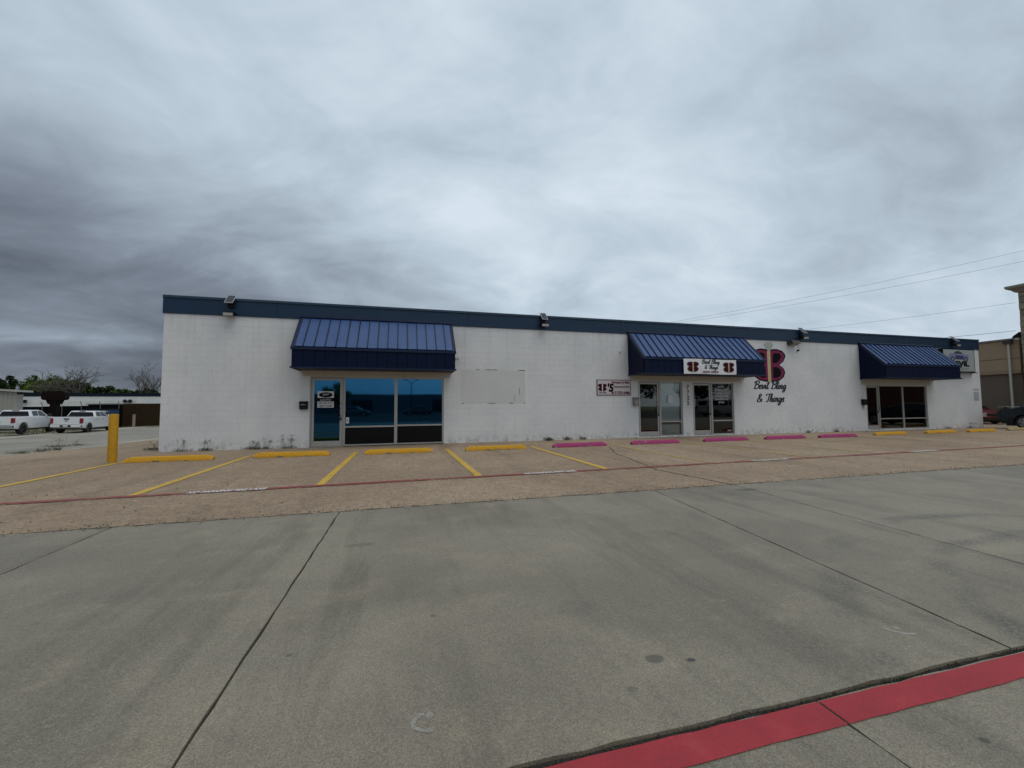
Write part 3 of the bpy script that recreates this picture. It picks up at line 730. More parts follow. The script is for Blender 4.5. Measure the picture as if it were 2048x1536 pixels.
# things seen in the second shop's windows
bl = MB().box(10.30, 11.28, .16, .165, .66, 2.2).build('blind', M_BLIND, shop); bl = MB().box(10.30, 11.28, .17, .175, .10, .50); bl.build('blind', M_BLIND, shop)
bl2 = MB().quad((10.31, .152, 2.19), (11.27, .152, 2.19), (11.25, .152, 2.05), (10.86, .152, 2.0), (10.95, .152, 1.80), (10.33, .152, 1.87)); bl2.build('torn_paper', M_PAPER, shop)
MB().box(10.66, 10.90, .062, .066, 1.38, 1.72).build('notice', M_PAPER, w2)
M_DECAL = simple('white window lettering', (.66, .66, .66), .6)
for i, (s_, h_, w_) in enumerate((('Jewelry', .075, .34), ('Accessories', .075, .6), ("Men's Women's Children's", .06, .86), ('Personalized Gifts', .07, .70), ('Custom Shirts, Mugs', .08, .72), ('& More', .08, .30))):
    text(s_, h_, M_DECAL, w3, (13.33, .066, 2.05-i*.135), w=w_, name='lettering', bold=.02)
MB().box(13.55, 13.82, .062, .066, .14, .24).build('sticker', M_MAROON, w3)
text('OPEN', .06, M_DECAL, w3, (13.685, .06, .16), w=.2)
# brush of dirt at the thresholds
MB().box(9.1, 14.05, -.05, .0, 0, .045).build('threshold', M_BLOCK, shop)
MB().box(21.6, 26.05, -.05, .0, 0, .065).build('threshold', M_BLOCK, shop)

# the stickers on the first door
st = thing('door_notice', 'white and black phone number notice stuck on the blue glass door', 'notice', (-2.40, .07, 1.56))
MB().box(-.25, .25, 0, .003, -.27, .27).build('sheet', M_PAPER, st)
flat_poly([(.21*math.cos(k*math.pi/12), .15+.085*math.sin(k*math.pi/12)) for k in range(24)], -.003).build('oval', M_INK, st)
MB().box(-.25, .25, -.004, -.001, -.065, .05).build('band', M_INK, st)
text('SJRP', .06, M_PAPER, st, (0, -.006, .135), w=.20); text('Land Men', .062, M_PAPER, st, (0, -.006, -.04), w=.33)
text('940-365-3170', .065, M_INK, st, (0, -.003, -.150), w=.44, bold=.01); text('SJRP.COM', .065, M_INK, st, (0, -.003, -.245), w=.38, bold=.01)
st2 = thing('hours_sticker', 'small white sticker low on the glass right of the door', 'sticker', (-1.72, .07, .86))
MB().box(-.05, .05, 0, .003, -.10, .10).build('sheet', M_PAPER, st2); text('x', .09, M_INK, st2, (0, -.003, -.03), w=.06)

# house number ---------------------------------------------------------------
hn = thing('house_number', 'grey house number 7725 running down the pier between two doors', 'house number', (11.585, -.002, 1.28))
for i, ch in enumerate('7725'):
    o = text(ch, .165, M_GREYTXT, hn, (0, -.004, .69-i*.222), bold=.03, name='digit')

# ------------------------------------------------------------------ awnings
AZT, AYE, AZE, AZB = 4.265, -1.10, 3.125, 2.50
def awning(x0, x1, npan, label, close):
    W_ = x1-x0; a = thing('awning', label, 'awning', ((x0+x1)/2, 0, AZB), 0, 'blue metal awnings over the shopfronts'); h = W_/2
    zt, ze = AZT-AZB, AZE-AZB
    v = Vector((0, AYE, ze-zt)); L = v.length; nrm = Vector((0, -(zt-ze), -AYE)).normalized()
    nrm = Vector((0, ze-zt, AYE)).cross(Vector((1, 0, 0))).normalized()
    if nrm.z < 0: nrm = -nrm
    A = Vector((0, -.01, zt))
    def P(x, s, n=0): q = A+v*s+nrm*n; return (x, q.y, q.z)
    pw = W_/npan; me = None; ribm = None
    for i in range(npan):
        if me is None:
            q = MB(); xa, xb = .004, pw-.004
            q.quad(P(xa, .045), P(xa, .975), P(xb, .975), P(xb, .045))
            o = q.build('roof_panel', M_PAN, a, fix=False); me = o.data
            r_ = MB(); 
            c = [P(-.013, .03, 0), P(.013, .03, 0), P(.011, .03, .032), P(-.011, .03, .032)]; e = [P(-.013, .985, 0), P(.013, .985, 0), P(.011, .985, .032), P(-.011, .985, .032)]
            n = 0; r_.v += c+e; r_.f += [(0, 1, 2, 3), (7, 6, 5, 4), (0, 4, 5, 1), (1, 5, 6, 2), (2, 6, 7, 3), (3, 7, 4, 0)]
            ro = r_.build('seam', M_NAVYT, a); ribm = ro.data; ro.location = (-h+pw, 0, 0)
        else:
            o = link('roof_panel', me, None, a)
            if i < npan-1: link('seam', ribm, None, a, (-h+pw*(i+1), 0, 0))
        o.location = (-h+pw*i, 0, random.uniform(-.004, .004)); o.rotation_euler = (random.uniform(-.003, .003), random.uniform(-.012, .012), 0)
    # roof deck below the pans closes the shape
    MB().quad(P(-h, .0, -.03), P(-h, 1, -.03), P(h, 1, -.03), P(h, .0, -.03)).build('deck', M_NAVY, a)
    # rake, ridge and eave trims
    for sx in (-1, 1):
        q = MB(); e0, e1 = (h-.085, h+.02)
        ring = [P(sx*e0, -.0, .012), P(sx*e1, -.0, .012), P(sx*e1, -.0, -.10), P(sx*e0, -.0, -.02)]; r2 = [P(sx*e0, 1.01, .012), P(sx*e1, 1.01, .012), P(sx*e1, 1.01, -.10), P(sx*e0, 1.01, -.02)]
        q.v += ring+r2; q.f += [(0, 1, 2, 3), (7, 6, 5, 4), (0, 4, 5, 1), (1, 5, 6, 2), (2, 6, 7, 3), (3, 7, 4, 0)]
        q.build('rake_trim', M_NAVYT, a)
    q = MB(); q.v += [P(-h-.02, -.02, .046), P(h+.02, -.02, .046), P(h+.02, .055, .046), P(-h-.02, .055, .046), P(-h-.02, -.02, -.02), P(h+.02, -.02, -.02), P(h+.02, .055, -.02), P(-h-.02, .055, -.02)]
    q.f += [(0, 1, 2, 3), (7, 6, 5, 4), (0, 4, 5, 1), (1, 5, 6, 2), (2, 6, 7, 3), (3, 7, 4, 0)]; q.build('ridge_trim', M_NAVYT, a)
    ye = AYE
    MB().box(-h-.025, h+.025, ye-.035, ye+.02, ze-.085, ze-.004).build('eave_trim', M_NAVYT, a)
    # ribbed valance
    for i in range(npan):
        xa = -h+.03+(W_-.06)*i/npan; xb = -h+.03+(W_-.06)*(i+1)/npan
        MB().cham(xa+.002, xb-.002, ye+.0, ye+.03, .03, ze-.087, .006).build('valance_panel', M_NAVY, a)
    MB().box(-h-.03, h+.03, ye-.03, ye+.035, -.02, .03).build('bottom_trim', M_NAVYT, a)
    # side gores, ribbed
    for sx in (-1, 1):
        n = 4
        for i in range(n):
            ya, yb = ye+.032+(-ye-.045)*i/n, ye+.032+(-ye-.045)*(i+1)/n
            za = lambda y: zt+(ze-zt)*((y+.01)/AYE)-.04
            xx = sx*(h-.012); q = MB()
            q.prism([(ya+.002, .0), (yb-.002, .0), (yb-.002, za(yb)), (ya+.002, za(ya))], lambda p, k: (xx+(.012 if k else -.012)*1., p[0], p[1])); q.build('side_panel', M_NAVY, a)
        MB().box(sx*h-.02, sx*h+.02, ye+.036, -.002, -.019, .029).build('side_trim', M_NAVYT, a)
    MB().box(-h+.03, h-.03, ye+.04, -.004, .0, .012).build('soffit', M_SOFFIT, a)
    return a
awning(-3.18, 1.72, 16, 'blue standing seam metal awning over the blue mirrored shopfront, leftmost of three', 1)
awning(8.80, 14.50, 19, 'blue standing seam metal awning with a white shop banner on its front', 2)
awning(21.36, 26.45, 17, 'blue standing seam metal awning over the dark shopfront beside the white lightbox sign', 3)

# ------------------------------------------------------------------ signs
def wing(sx, cx, cz, w, h, k=1.):
    base = [(.03, .0), (.14, .0), (.33, .045), (.46, .15), (.505, .30), (.45, .43), (.33, .51), (.46, .62), (.53, .77), (.52, .85), (.43, .95), (.26, 1.0), (.10, .985), (.03, .95)]
    mx, mz = .26, .5; return [(cx+sx*w*2*(mx+(a-mx)*k)*.5*2/1.06*.5*2*.5, cz+h*(mz+(b-mz)*k)) for a, b in base]
def lobe(sx, cx, cz, w, h, up):
    pts = [(.12, .56), (.13, .84), (.22, .90), (.36, .88), (.41, .78), (.34, .66), (.24, .57)] if up else [(.12, .10), (.12, .44), (.24, .45), (.36, .38), (.39, .27), (.34, .15), (.22, .09)]
    return [(cx+sx*w*a/1.06*.5*2, cz+h*b) for a, b in pts]
def butterfly(parent, cx, cz, w, h, y, mwing, mout, minner, mbody, big=False):
    """two capital Bs back to back as butterfly wings round a slim body; w: full width"""
    for sx in (-1, 1):
        W2 = w/2*.5*2
        o_ = [(cx+sx*(w/1.06)*(.27+(a-.27)*1.07), cz+h*(.5+(b-.5)*1.05)) for a, b in [(.03, .0), (.14, .0), (.33, .045), (.46, .15), (.505, .30), (.45, .43), (.33, .51), (.46, .62), (.53, .77), (.52, .85), (.43, .95), (.26, 1.0), (.10, .985), (.03, .95)]]
        i_ = [(cx+sx*(w/1.06)*a, cz+h*b) for a, b in [(.04, .02), (.14, .02), (.32, .06), (.445, .16), (.487, .30), (.435, .42), (.30, .505), (.44, .63), (.51, .77), (.50, .84), (.42, .93), (.26, .98), (.10, .965), (.04, .93)]]
        flat_poly(o_, y).build('wing_outline', mout, parent); flat_poly(i_, y-.0012).build('wing', mwing, parent)
        for up in (True, False):
            flat_poly([(cx+sx*(w/1.06)*a, cz+h*b) for a, b in ([(.12, .56), (.13, .84), (.22, .90), (.36, .88), (.41, .78), (.34, .66), (.24, .57)] if up else [(.12, .10), (.12, .44), (.24, .45), (.36, .38), (.39, .27), (.34, .15), (.22, .09)])], y-.0024).build('wing_lobe', minner, parent)
    flat_poly([(cx-.045*w, cz-.03*h), (cx+.045*w, cz-.03*h), (cx+.05*w, cz+.95*h), (cx-.05*w, cz+.95*h)], y-.0036).build('body', mbody, parent)
mur = thing('wall_mural', 'painted mural of two pink letters forming a butterfly over a shop name', 'mural', (15.95, -.003, 1.3))
butterfly(mur, -.05, 1.05, 1.84, 1.42, -.001, M_MAGENTA, M_INK, M_INK, M_GOLD)
flat_poly([(-.05-.30+.03, 2.70), (-.05-.12, 2.79), (.12, 2.79), (.25, 2.70), (.05, 2.42), (-.02, 2.40), (-.12, 2.42)], -.005).build('gem', M_GEM, mur)
script_text('Bevil Bling', 1.88, M_GREYTXT, mur, (-.02, -.002, .70), .28); script_text('& Things', 1.60, M_GREYTXT, mur, (.0, -.002, .12), .27)

ban = thing('shop_banner', 'white vinyl banner with two dark butterflies hung on the middle awning', 'banner', (11.75, AYE-.045, 2.50))
bm_ = MB(); nb = 14
for i in range(nb):
    for j in range(4):
        def bp(a, b): x = -1.235+2.47*a/nb; z = .005+.585*b/4; return (x, -.006-.006*math.sin(a*1.3+b)-.004*math.cos(b*2+a*.7), z+.008*math.sin(a*.45)*(1 if b in (0, 4) else .6))
        bm_.quad(bp(i, j), bp(i+1, j), bp(i+1, j+1), bp(i, j+1))
bm_.build('sheet', M_WHITE, ban, smooth=True)
for cx in (-.82, .86): butterfly(ban, cx, .10, .52, .37, -.022, M_MAROON, M_PLUM, M_PLUM, M_GOLD)
script_text('Bevil Bling', .86, M_GREYTXT, ban, (.02, -.024, .42), .25); script_text('& Things', .66, M_GREYTXT, ban, (.04, -.024, .215), .25)
text('NOW OPEN!', .075, M_MAROON, ban, (.0, -.024, .055), w=.72, bold=.035)

sg = thing('wall_sign', 'pink and white jewelry sign board with butterfly and phone number on the white wall', 'sign', (8.14, -.004, 1.70))
MB().cham(-.75, .75, -.02, .0, 0, .62, .003).build('board', M_MAROON, sg)
MB().box(-.722, .722, -.0225, -.019, .028, .592).build('face', simple('pale sign face', (.56, .50, .51), .6), sg)
butterfly(sg, -.51, .17, .38, .28, -.0235, M_MAROON, M_PLUM, M_PLUM, M_WHITE)
script_text('Bevil Bling', .34, M_INK, sg, (-.5, -.026, .085), .22)
text("'5", .29, M_INK, sg, (-.18, -.026, .16), w=.27, bold=.05, shear=.15)
text('Women & Men', .085, M_MAROON, sg, (.29, -.026, .475), w=.80, bold=.05)
text('Paparazzi Jewelry', .075, M_GREYTXT, sg, (.33, -.026, .31), w=.72, shear=.2, bold=.03)
text('817-737-6486', .10, M_MAROON, sg, (.29, -.026, .055), w=.82, bold=.05)

lb = thing('lightbox_sign', 'white lightbox sign with a purple classic car and bold black letters', 'sign', (28.05, 0, 2.92))
MB().box(-1.22, 1.22, -.25, -.012, 0, 1.21).build('cabinet', M_BLACKM, lb)
MB().box(-1.17, 1.165, -.256, -.249, .045, 1.165).build('face', simple('lightbox face', (.36, .395, .39), .4, var=.06, scale=1), lb)
M_PURP = simple('purple print', (.045, .04, .14), .5); M_LILAC = simple('lilac print', (.22, .22, .36), .5); M_CHAR = simple('charcoal print', (.05, .055, .075), .5)
yb = -.2585
flat_poly([(-.75, .72), (-.72, .66), (.70, .66), (.74, .78), (.70, .92), (.40, .93), (.20, 1.06), (-.02, 1.10), (-.22, 1.09), (-.38, 1.0), (-.62, .96), (-.72, .98), (-.78, .86)], yb).build('car_body_print', M_LILAC, lb)
flat_poly([(-.42, .96), (-.28, 1.06), (-.1, 1.10), (.10, 1.09), (.28, .96)], yb-.001).build('car_roof_print', M_CHAR, lb)
flat_poly([(-.30, .66), (.34, .66), (.36, .86), (-.28, .88)], yb-.001).build('car_door_print', M_PURP, lb)
for cx in (-.50, .52):
    flat_poly([(cx+.16*math.cos(k*math.pi/9), .67+.15*math.sin(k*math.pi/9)) for k in range(18)], yb-.002).build('wheel_print', M_CHAR, lb)
    flat_poly([(cx+.08*math.cos(k*math.pi/6), .67+.075*math.sin(k*math.pi/6)) for k in range(12)], yb-.003).build('hub_print', M_LILAC, lb)
text('BEVIL', .245, M_INK, lb, (.05, yb, .32), w=1.38, bold=.065); text('Window', .15, simple('grey print', (.22, .23, .23), .5), lb, (.1, yb, .12), w=1.2, bold=.015)
MB().box(1.23, 1.45, -.22, -.02, -.03, .005).build('bracket', M_BLACKM, lb)

pn = thing('faded_notice', 'faded grey notice stencilled on the white wall near its right corner', 'notice', (29.72, -.002, 1.44))
M_FADE = simple('faded print', (.36, .38, .40), .7, var=.3, scale=20)
MB().box(-.20, .20, -.003, .0, .0, .46).build('panel', M_FADE, pn)
text('4 2 4', .14, M_GREYTXT, pn, (0, -.005, .52), w=.38)

# ------------------------------------------------------------------ small wall fittings
def mailbox(x, z, w, h, mat, label, extra=False):
    t_ = thing('mailbox', label, 'mailbox', (x, -.0, z))
    MB().cham(-w/2, w/2, -.13, -.003, 0, h*.82, .012).build('box', mat, t_)
    q = MB(); q.prism([(-.145, h*.80), (-.003, h*.83), (-.003, h), (-.10, h*.97)], lambda p, k: ((-w/2-.008) if k else (w/2+.008), p[0], p[1])); q.build('lid', mat, t_)
    return t_
mbx = mailbox(-3.03, 1.24, .235, .26, M_BLACKM, 'black wall mailbox beside the blue glass door')
MB().box(-.06, .06, -.1455, -.131, .14, .158).build('badge', M_STEEL, mbx)
m2 = mailbox(9.08, 1.28, .22, .34, M_GREY, 'grey metal mailbox with a faded emblem left of the second shop door')
MB().box(-.045, .045, -.1335, -.1305, .1, .2).build('emblem', M_ALUW, m2)
m3 = mailbox(21.48, 1.25, .24, .28, M_BLACKM, 'black mailbox with a white paper hanging below at the far shop door')
MB().box(-.05, .11, -.10, -.095, -.13, .02).build('paper', M_PAPER, m3)

def solar_light(x, label, zb, yaw):
    t_ = thing('solar_light', label, 'wall light', (x, -.064, zb), 0, 'solar floodlights along the parapet')
    MB().box(-.09, .09, -.05, .0, .05, .22).build('bracket', M_BLACKM, t_)
    q = MB(); A, B = Vector((0, -.24, .16)), Vector((0, .06, .46)); n = Vector((0, -(B-A).z, (B-A).y)).normalized()*.022
    for k, (wd, off, mt, nm) in enumerate(((.115, 0, M_STEEL, 'panel_frame'), (.098, .5, M_SOLAR, 'solar_panel'))):
        q = MB(); a_, b_ = A+(B-A)*(.0 if k == 0 else .05), A+(B-A)*(1. if k == 0 else .95)
        p = [(-wd, *(a_)[1:]), (wd, *(a_)[1:]), (wd, *(b_)[1:]), (-wd, *(b_)[1:])]
        lo = [(c[0], c[1]-n.y*(0 if k else .5), c[2]-n.z*(0 if k else .5)) for c in p]; hi = [(c[0], c[1]+n.y*(.62 if k else .5), c[2]+n.z*(.62 if k else .5)) for c in p]
        q.v += lo+hi; q.f += [(0, 1, 2, 3), (7, 6, 5, 4), (0, 4, 5, 1), (1, 5, 6, 2), (2, 6, 7, 3), (3, 7, 4, 0)]
        q.build(nm, mt, t_)
    q = MB(); q.prism([(-.26, -.02), (-.235, -.10), (-.02, -.03), (-.02, .06)], lambda p, k: (.145 if k else -.145, p[0], p[1])); q.build('lamp_head', M_BLACKM, t_)
    q = MB(); q.prism([(-.266, -.016), (-.241, -.098), (-.236, -.096), (-.261, -.014)], lambda p, k: (.13 if k else -.13, p[0], p[1])); q.build('lens', M_LENS, t_)
    return t_
for x, lab in ((5.18, 'solar floodlight on the parapet between the blue mirrored shop and the pink sign'),
               (17.75, 'solar floodlight on the parapet above the wall mural'), (28.0, 'solar floodlight on the parapet above the lightbox sign')):
    solar_light(x, lab, 4.37, 0)
t_ = solar_light(-5.15, 'solar floodlight with its lamp hanging below the parapet at the left end', 4.37, 0)
for c in kids(t_):
    if c.name.split('.')[0] in ('lamp_head', 'lens'): c.location.z -= .14
    if c.name.split('.')[0] == 'panel_frame' or c.name.split('.')[0] == 'solar_panel': c.location.z += .0
fl = thing('wall_pack_light', 'brown box floodlight on the wall between mural and parapet', 'wall light', (17.2, 0, 4.0))
q = MB(); q.prism([(-.005, .0), (-.12, -.02), (-.30, .08), (-.24, .19), (-.005, .2)], lambda p, k: (.22 if k else -.22, p[0], p[1])); q.build('housing', simple('bronze housing', (.05, .045, .035), .5), fl)
q = MB(); q.prism([(-.125, -.026), (-.306, .077), (-.300, .083), (-.12, -.02)], lambda p, k: (.18 if k else -.18, p[0], p[1])); q.build('lens', simple('dusty lens', (.22, .21, .16), .4), fl)
cm = thing('security_camera', 'small black dome camera on the white wall right of the floodlight', 'camera', (17.56, 0, 3.77))
MB().lathe([(.0, -.03), (.05, -.02), (.06, 0)], 12).build('base', M_WHITE, cm, smooth=True); MB().lathe([(.0, -.10), (.035, -.09), (.048, -.06), (.048, -.03)], 12).build('dome', M_BLACK, cm, smooth=True)
cm2 = thing('wall_bracket', 'tiny white hook on the wall left of the banner awning', 'bracket', (8.45, 0, 3.45))
MB().box(-.03, .03, -.05, 0, -.02, .02).build('plate', M_WHITE, cm2); MB().tube([(0, -.05, 0), (.0, -.09, -.02)], .012).build('hook', M_STEEL, cm2)

# ------------------------------------------------------------------ wheel stops and bollard
def stop_mesh(name, mat, seed):
    q = random.Random(seed); mb = MB(); L = .92; n = 14
    prof = [(-.085, 0), (-.080, .045), (-.058, .105), (-.035, .125), (.035, .125), (.058, .105), (.080, .045), (.085, 0)]
    rings = []
    for i in range(n+1):
        x = -L+2*L*i/n; e = 1-max(0, abs(x)-L+.10)/.10*.42
        rings.append([(x, a*(1+q.uniform(-.03, .03)), b*e+(q.uniform(-.003, .003) if b else 0)) for a, b in prof])
    k = len(prof)
    for r_ in rings: mb.v += r_
    for i in range(n):
        for j in range(k-1): mb.f.append((i*k+j, i*k+j+1, (i+1)*k+j+1, (i+1)*k+j))
    mb.f.append(tuple(range(k))); mb.f.append(tuple(n*k+j for j in range(k-1, -1, -1)))
    return mb
stops = [(-5.46, -2.55, 'y', 'yellow wheel stop beside the yellow bollard'), (-2.77, -2.47, 'y', 'yellow wheel stop in front of the door notice and weeds'),
         (-.04, -2.56, 'y', 'yellow wheel stop centred before the blue mirrored windows'), (2.75, -2.56, 'y', 'yellow wheel stop before the patched wall, next to the first pink one'),
         (5.5, -2.5, 'p', 'pink wheel stop beside the ground crack, leftmost of the pink ones'), (8.3, -2.42, 'p', 'pink wheel stop below the jewelry sign board'),
         (11.3, -2.3, 'p', 'pink wheel stop before the pier numbered 7725'), (14.0, -2.3, 'p', 'pink wheel stop below the end of the banner awning'),
         (16.55, -2.36, 'p', 'pink wheel stop right of the mural, rightmost of the pink ones'), (19.75, -2.15, 'y', 'yellow wheel stop left of the dark far shopfront'),
         (22.85, -2.12, 'y', 'yellow wheel stop before the dark far shopfront'), (25.5, -2.15, 'y', 'yellow wheel stop below the lightbox sign'),
         (28.55, -2.05, 'f', 'dull faded yellow wheel stop by the dark car wheel')]
for i, (x, y, c, lab) in enumerate(stops):
    mt = {'y': M_STOPY, 'p': M_STOPP, 'f': M_STOPYF}[c]
    o = stop_mesh('wheel_stop', mt, i).build('wheel_stop', mt, None, (x, y, .001)); o.rotation_euler.z = R(random.uniform(-1.6, 1.6))
    tag(o, lab, 'wheel stop', 'concrete wheel stops along the shops')
    for s in (-.62, .62): MB().lathe([(.0, .004), (.016, .004), (.018, 0)], 8, 'z', (s, 0, .122)).build('anchor_pin', simple('rusty pin', (.09, .05, .03), .8), o)
    if c == 'y': MB().box(-.34, -.20, -.0885, -.078, .0, .028).box(.32, .40, -.0885, -.078, 0, .02).build('chip', simple('bare concrete', (.18, .16, .13), .9), o)
bo = thing('bollard', 'yellow steel bollard at the left corner of the parking bays', 'bollard', (-6.66, -2.52, 0))
MB().lathe([(.0, -.01), (.088, -.01), (.088, 1.15), (.080, 1.165), (.0, 1.17)], 24, 'z').build('post', M_BOLL, bo, smooth=True)
MB().lathe([(.0, .0), (.13, .0), (.115, .012), (.09, .016)], 20, 'z').build('footing', M_LOT, bo)

# ------------------------------------------------------------------ weeds
def mat_leaf(name, a, b_, tr=0):
    mt, t, b = material(name); p = t.pos(); n = t.noise(p, 1.4, 3); n2 = t.n.new('ShaderNodeObjectInfo').outputs['Random']
    t.put(b.inputs['Base Color'], t.mix(t.ramp(n, .35, .65), a, b_)); b.inputs['Roughness'].default_value = .7; b.inputs['Specular IOR Level'].default_value = .25
    return mt
M_WEED = mat_leaf('weed green', (.06, .075, .03), (.13, .115, .06)); M_STALK = simple('dry stalk', (.16, .135, .09), .9, var=.3, scale=30)
rw = random.Random(21)
def weed(x, y, z, hgt, ns, spread, nl, label, group='weeds along the wall foot'):
    t_ = thing('weed', label, 'weed', (x, y, z), 0, group); mb = MB(); ml = MB()
    for i in range(ns):
        a = rw.uniform(0, 6.28); rr_ = spread*rw.uniform(.1, .8); h_ = hgt*rw.uniform(.6, 1.); p0 = Vector((rw.uniform(-.6, .6)*spread, rw.uniform(-.05, .03), 0))
        p1 = p0+Vector((math.cos(a)*rr_*.25, math.sin(a)*.05, h_*.5)); p2 = p1+Vector((math.cos(a)*rr_*.35, math.sin(a)*.07-.02, h_*.5))
        mb.tube([p0, p1, p2], [.0032, .0028, .002], 3)
        for k in range(rw.randint(5, 10)):
            c = p2+Vector((rw.gauss(0, .03), rw.gauss(0, .015), rw.gauss(-.03, .03))); s = rw.uniform(.006, .013)
            ml.quad(c+Vector((-s, 0, -s*.6)), c+Vector((s*.8, -.01, -s)), c+Vector((s, 0, s*.8)), c+Vector((-s*.6, .01, s)))
    if ns: tag(mb.build('stalk', M_STALK, t_), kind='stuff')
    for i in range(int(nl*1.7)):
        a = rw.uniform(0, 6.28); L = rw.uniform(.06, .16)*(1 if ns else 1.3); p0 = Vector((rw.gauss(0, .5)*spread, rw.uniform(-.06, .03), 0)); dv = Vector((math.cos(a)*.6, math.sin(a)*.35-.1, rw.uniform(.3, 1.1))).normalized()
        sd_ = Vector((-dv.z, .2, dv.x)).normalized()*rw.uniform(.003, .009); mid_ = p0+dv*L*.6; tip = p0+dv*L+Vector((0, 0, -.02))
        ml.quad(p0-sd_*.4, mid_-sd_, tip, mid_+sd_)
    tag(ml.build('leaf', M_WEED, t_), kind='stuff')
wl = [(-6.35, -.07, .40, 5, .22, 26, 'thin weed with tall seed heads at the left end of the wall foot'), (-5.72, -.08, .38, 5, .2, 34, 'leggy weed with a leafy base left of the floodlight'),
      (-4.42, -.08, .30, 6, .28, 60, 'bushy weed clump spreading on the wall foot left of the door'), (-4.05, -.06, .42, 4, .16, 20, 'weed with one tall stem right of the bushy clump'),
      (-3.45, -.08, .46, 9, .26, 30, 'group of tall dry stalks nearest the blue door'), (5.33, -.10, .10, 0, .14, 70, 'dark low weed clump behind the first pink wheel stop'),
      (6.1, -.06, .06, 0, .2, 44, 'flat weed at the wall foot right of the dark clump'), (6.75, -.06, .05, 0, .14, 26, 'thin weed on the wall foot below the sign board'),
      (17.9, -.08, .18, 3, .12, 26, 'small weed on the wall foot right of the mural'), (19.6, -.08, .22, 4, .14, 30, 'small weed near the far mailbox'),
      (28.9, -.08, .30, 5, .2, 28, 'weed with seed heads near the right corner of the wall'), (27.2, -.08, .12, 1, .2, 30, 'low weed below the lightbox sign')]
for x, y, h_, ns, sp_, nl, lab in wl: weed(x, y, 0, h_, ns, sp_, nl, lab)
for x, y, h_, ns, sp_, nl, lab in ((-13.6, 6.6, .4, 8, .45, 80, 'large grass tuft in the gutter behind the bollard'), (-12.9, 6.6, .25, 4, .3, 40, 'smaller grass tuft right of the large gutter tuft'),
                                   (-12.0, 2.7, .1, 1, .3, 50, 'low grass tuft at the edge of the paving far left'), (-11.7, 3.0, .1, 0, .25, 40, 'second low tuft at the edge of the paving far left'),
                                   (-7.35, .7, .3, 6, .3, 70, 'weed clump at the left corner of the building'), (-11.5, 3.3, .09, 0, .25, 40, 'third low tuft at the paving edge, nearest the gutter tufts')):
    weed(x, y, zg(x), h_, ns, sp_, nl, lab, 'weeds at the street edge')
rl = random.Random(8); mb = MB()
for i in range(420):
    x = rl.choice([rl.uniform(XL, -2.9), rl.uniform(1.5, 9.2), rl.uniform(14, 21.6), rl.uniform(26, 30)]); y = -abs(rl.gauss(0, .035))-.004; s = rl.uniform(.006, .022)
    a = rl.uniform(0, 6.28); mb.quad((x, y, .004), (x+s*math.cos(a), y+s*.5*math.sin(a), .004+s*.5), (x+s*1.6*math.cos(a), y, .006))
tag(mb.build('litter', simple('dry leaves', (.10, .08, .045), .9, var=.5, scale=40)), kind='stuff')

# ------------------------------------------------------------------ vehicles (local x forward, y left, origin on the ground below the rear bumper)
M_TYRE = simple('tyre rubber', (.014, .014, .015), .8, var=.3, scale=20)
M_RIMD = simple('black rim', (.03, .03, .032), .35, .5); M_RIMS = simple('alloy rim', (.50, .50, .51), .3, .7)
M_CGLASS = simple('car glass', (.006, .007, .008), .12, var=.1, spec=.3)
M_TRIM = simple('black car trim', (.014, .014, .015), .55); M_CHROME = simple('chrome', (.55, .56, .57), .15, .9)
M_RED = simple('red lamp', (.23, .008, .018), .15, var=.2, scale=15); M_LAMP = simple('clear lamp', (.38, .39, .39), .12, var=.3, scale=12)
def carpaint(name, col, rough=.25, coat=.7): return simple(name, col, rough, 0., var=.05, scale=2, coat=coat, spec=.5 if coat > .5 else .2)
def shell(name, outline, hw, mat, parent, zcuts, xcuts, bevel=.03):
    """side outline (x, z) swept across the width; hw(x, z) is the half width there"""
    bm = bmesh.new(); vs = [bm.verts.new((x, 0, z)) for x, z in outline]; bm.faces.new(vs)
    for z in zcuts: bmesh.ops.bisect_plane(bm, geom=bm.verts[:]+bm.edges[:]+bm.faces[:], plane_co=(0, 0, z), plane_no=(0, 0, 1))
    for x in xcuts: bmesh.ops.bisect_plane(bm, geom=bm.verts[:]+bm.edges[:]+bm.faces[:], plane_co=(x, 0, 0), plane_no=(1, 0, 0))
    r_ = bmesh.ops.extrude_face_region(bm, geom=bm.faces[:]); new = {v for v in r_['geom'] if isinstance(v, bmesh.types.BMVert)}
    for v in bm.verts: v.co.y = hw(v.co.x, v.co.z)*(1 if v in new else -1)
    bmesh.ops.recalc_face_normals(bm, faces=bm.faces); me = bpy.data.meshes.new(name); bm.to_mesh(me); bm.free()
    o = link(name, me, mat, parent)
    for p in me.polygons: p.use_smooth = True
    if bevel:
        b = o.modifiers.new('bevel', 'BEVEL'); b.width = bevel; b.segments = 2; b.limit_method = 'ANGLE'; b.angle_limit = R(30); b.harden_normals = False
    return o
def skin_panel(name, poly, hw, side, off, mat, parent, zc=(), th=.012):
    bm = bmesh.new(); bm.faces.new([bm.verts.new((x, 0, z)) for x, z in poly])
    for z in zc: bmesh.ops.bisect_plane(bm, geom=bm.verts[:]+bm.edges[:]+bm.faces[:], plane_co=(0, 0, z), plane_no=(0, 0, 1))
    r_ = bmesh.ops.extrude_face_region(bm, geom=bm.faces[:]); new = {v for v in r_['geom'] if isinstance(v, bmesh.types.BMVert)}
    for v in bm.verts: v.co.y = side*(hw(v.co.x, v.co.z)+(off if v in new else off-th))
    bmesh.ops.recalc_face_normals(bm, faces=bm.faces); me = bpy.data.meshes.new(name); bm.to_mesh(me); bm.free(); return link(name, me, mat, parent)
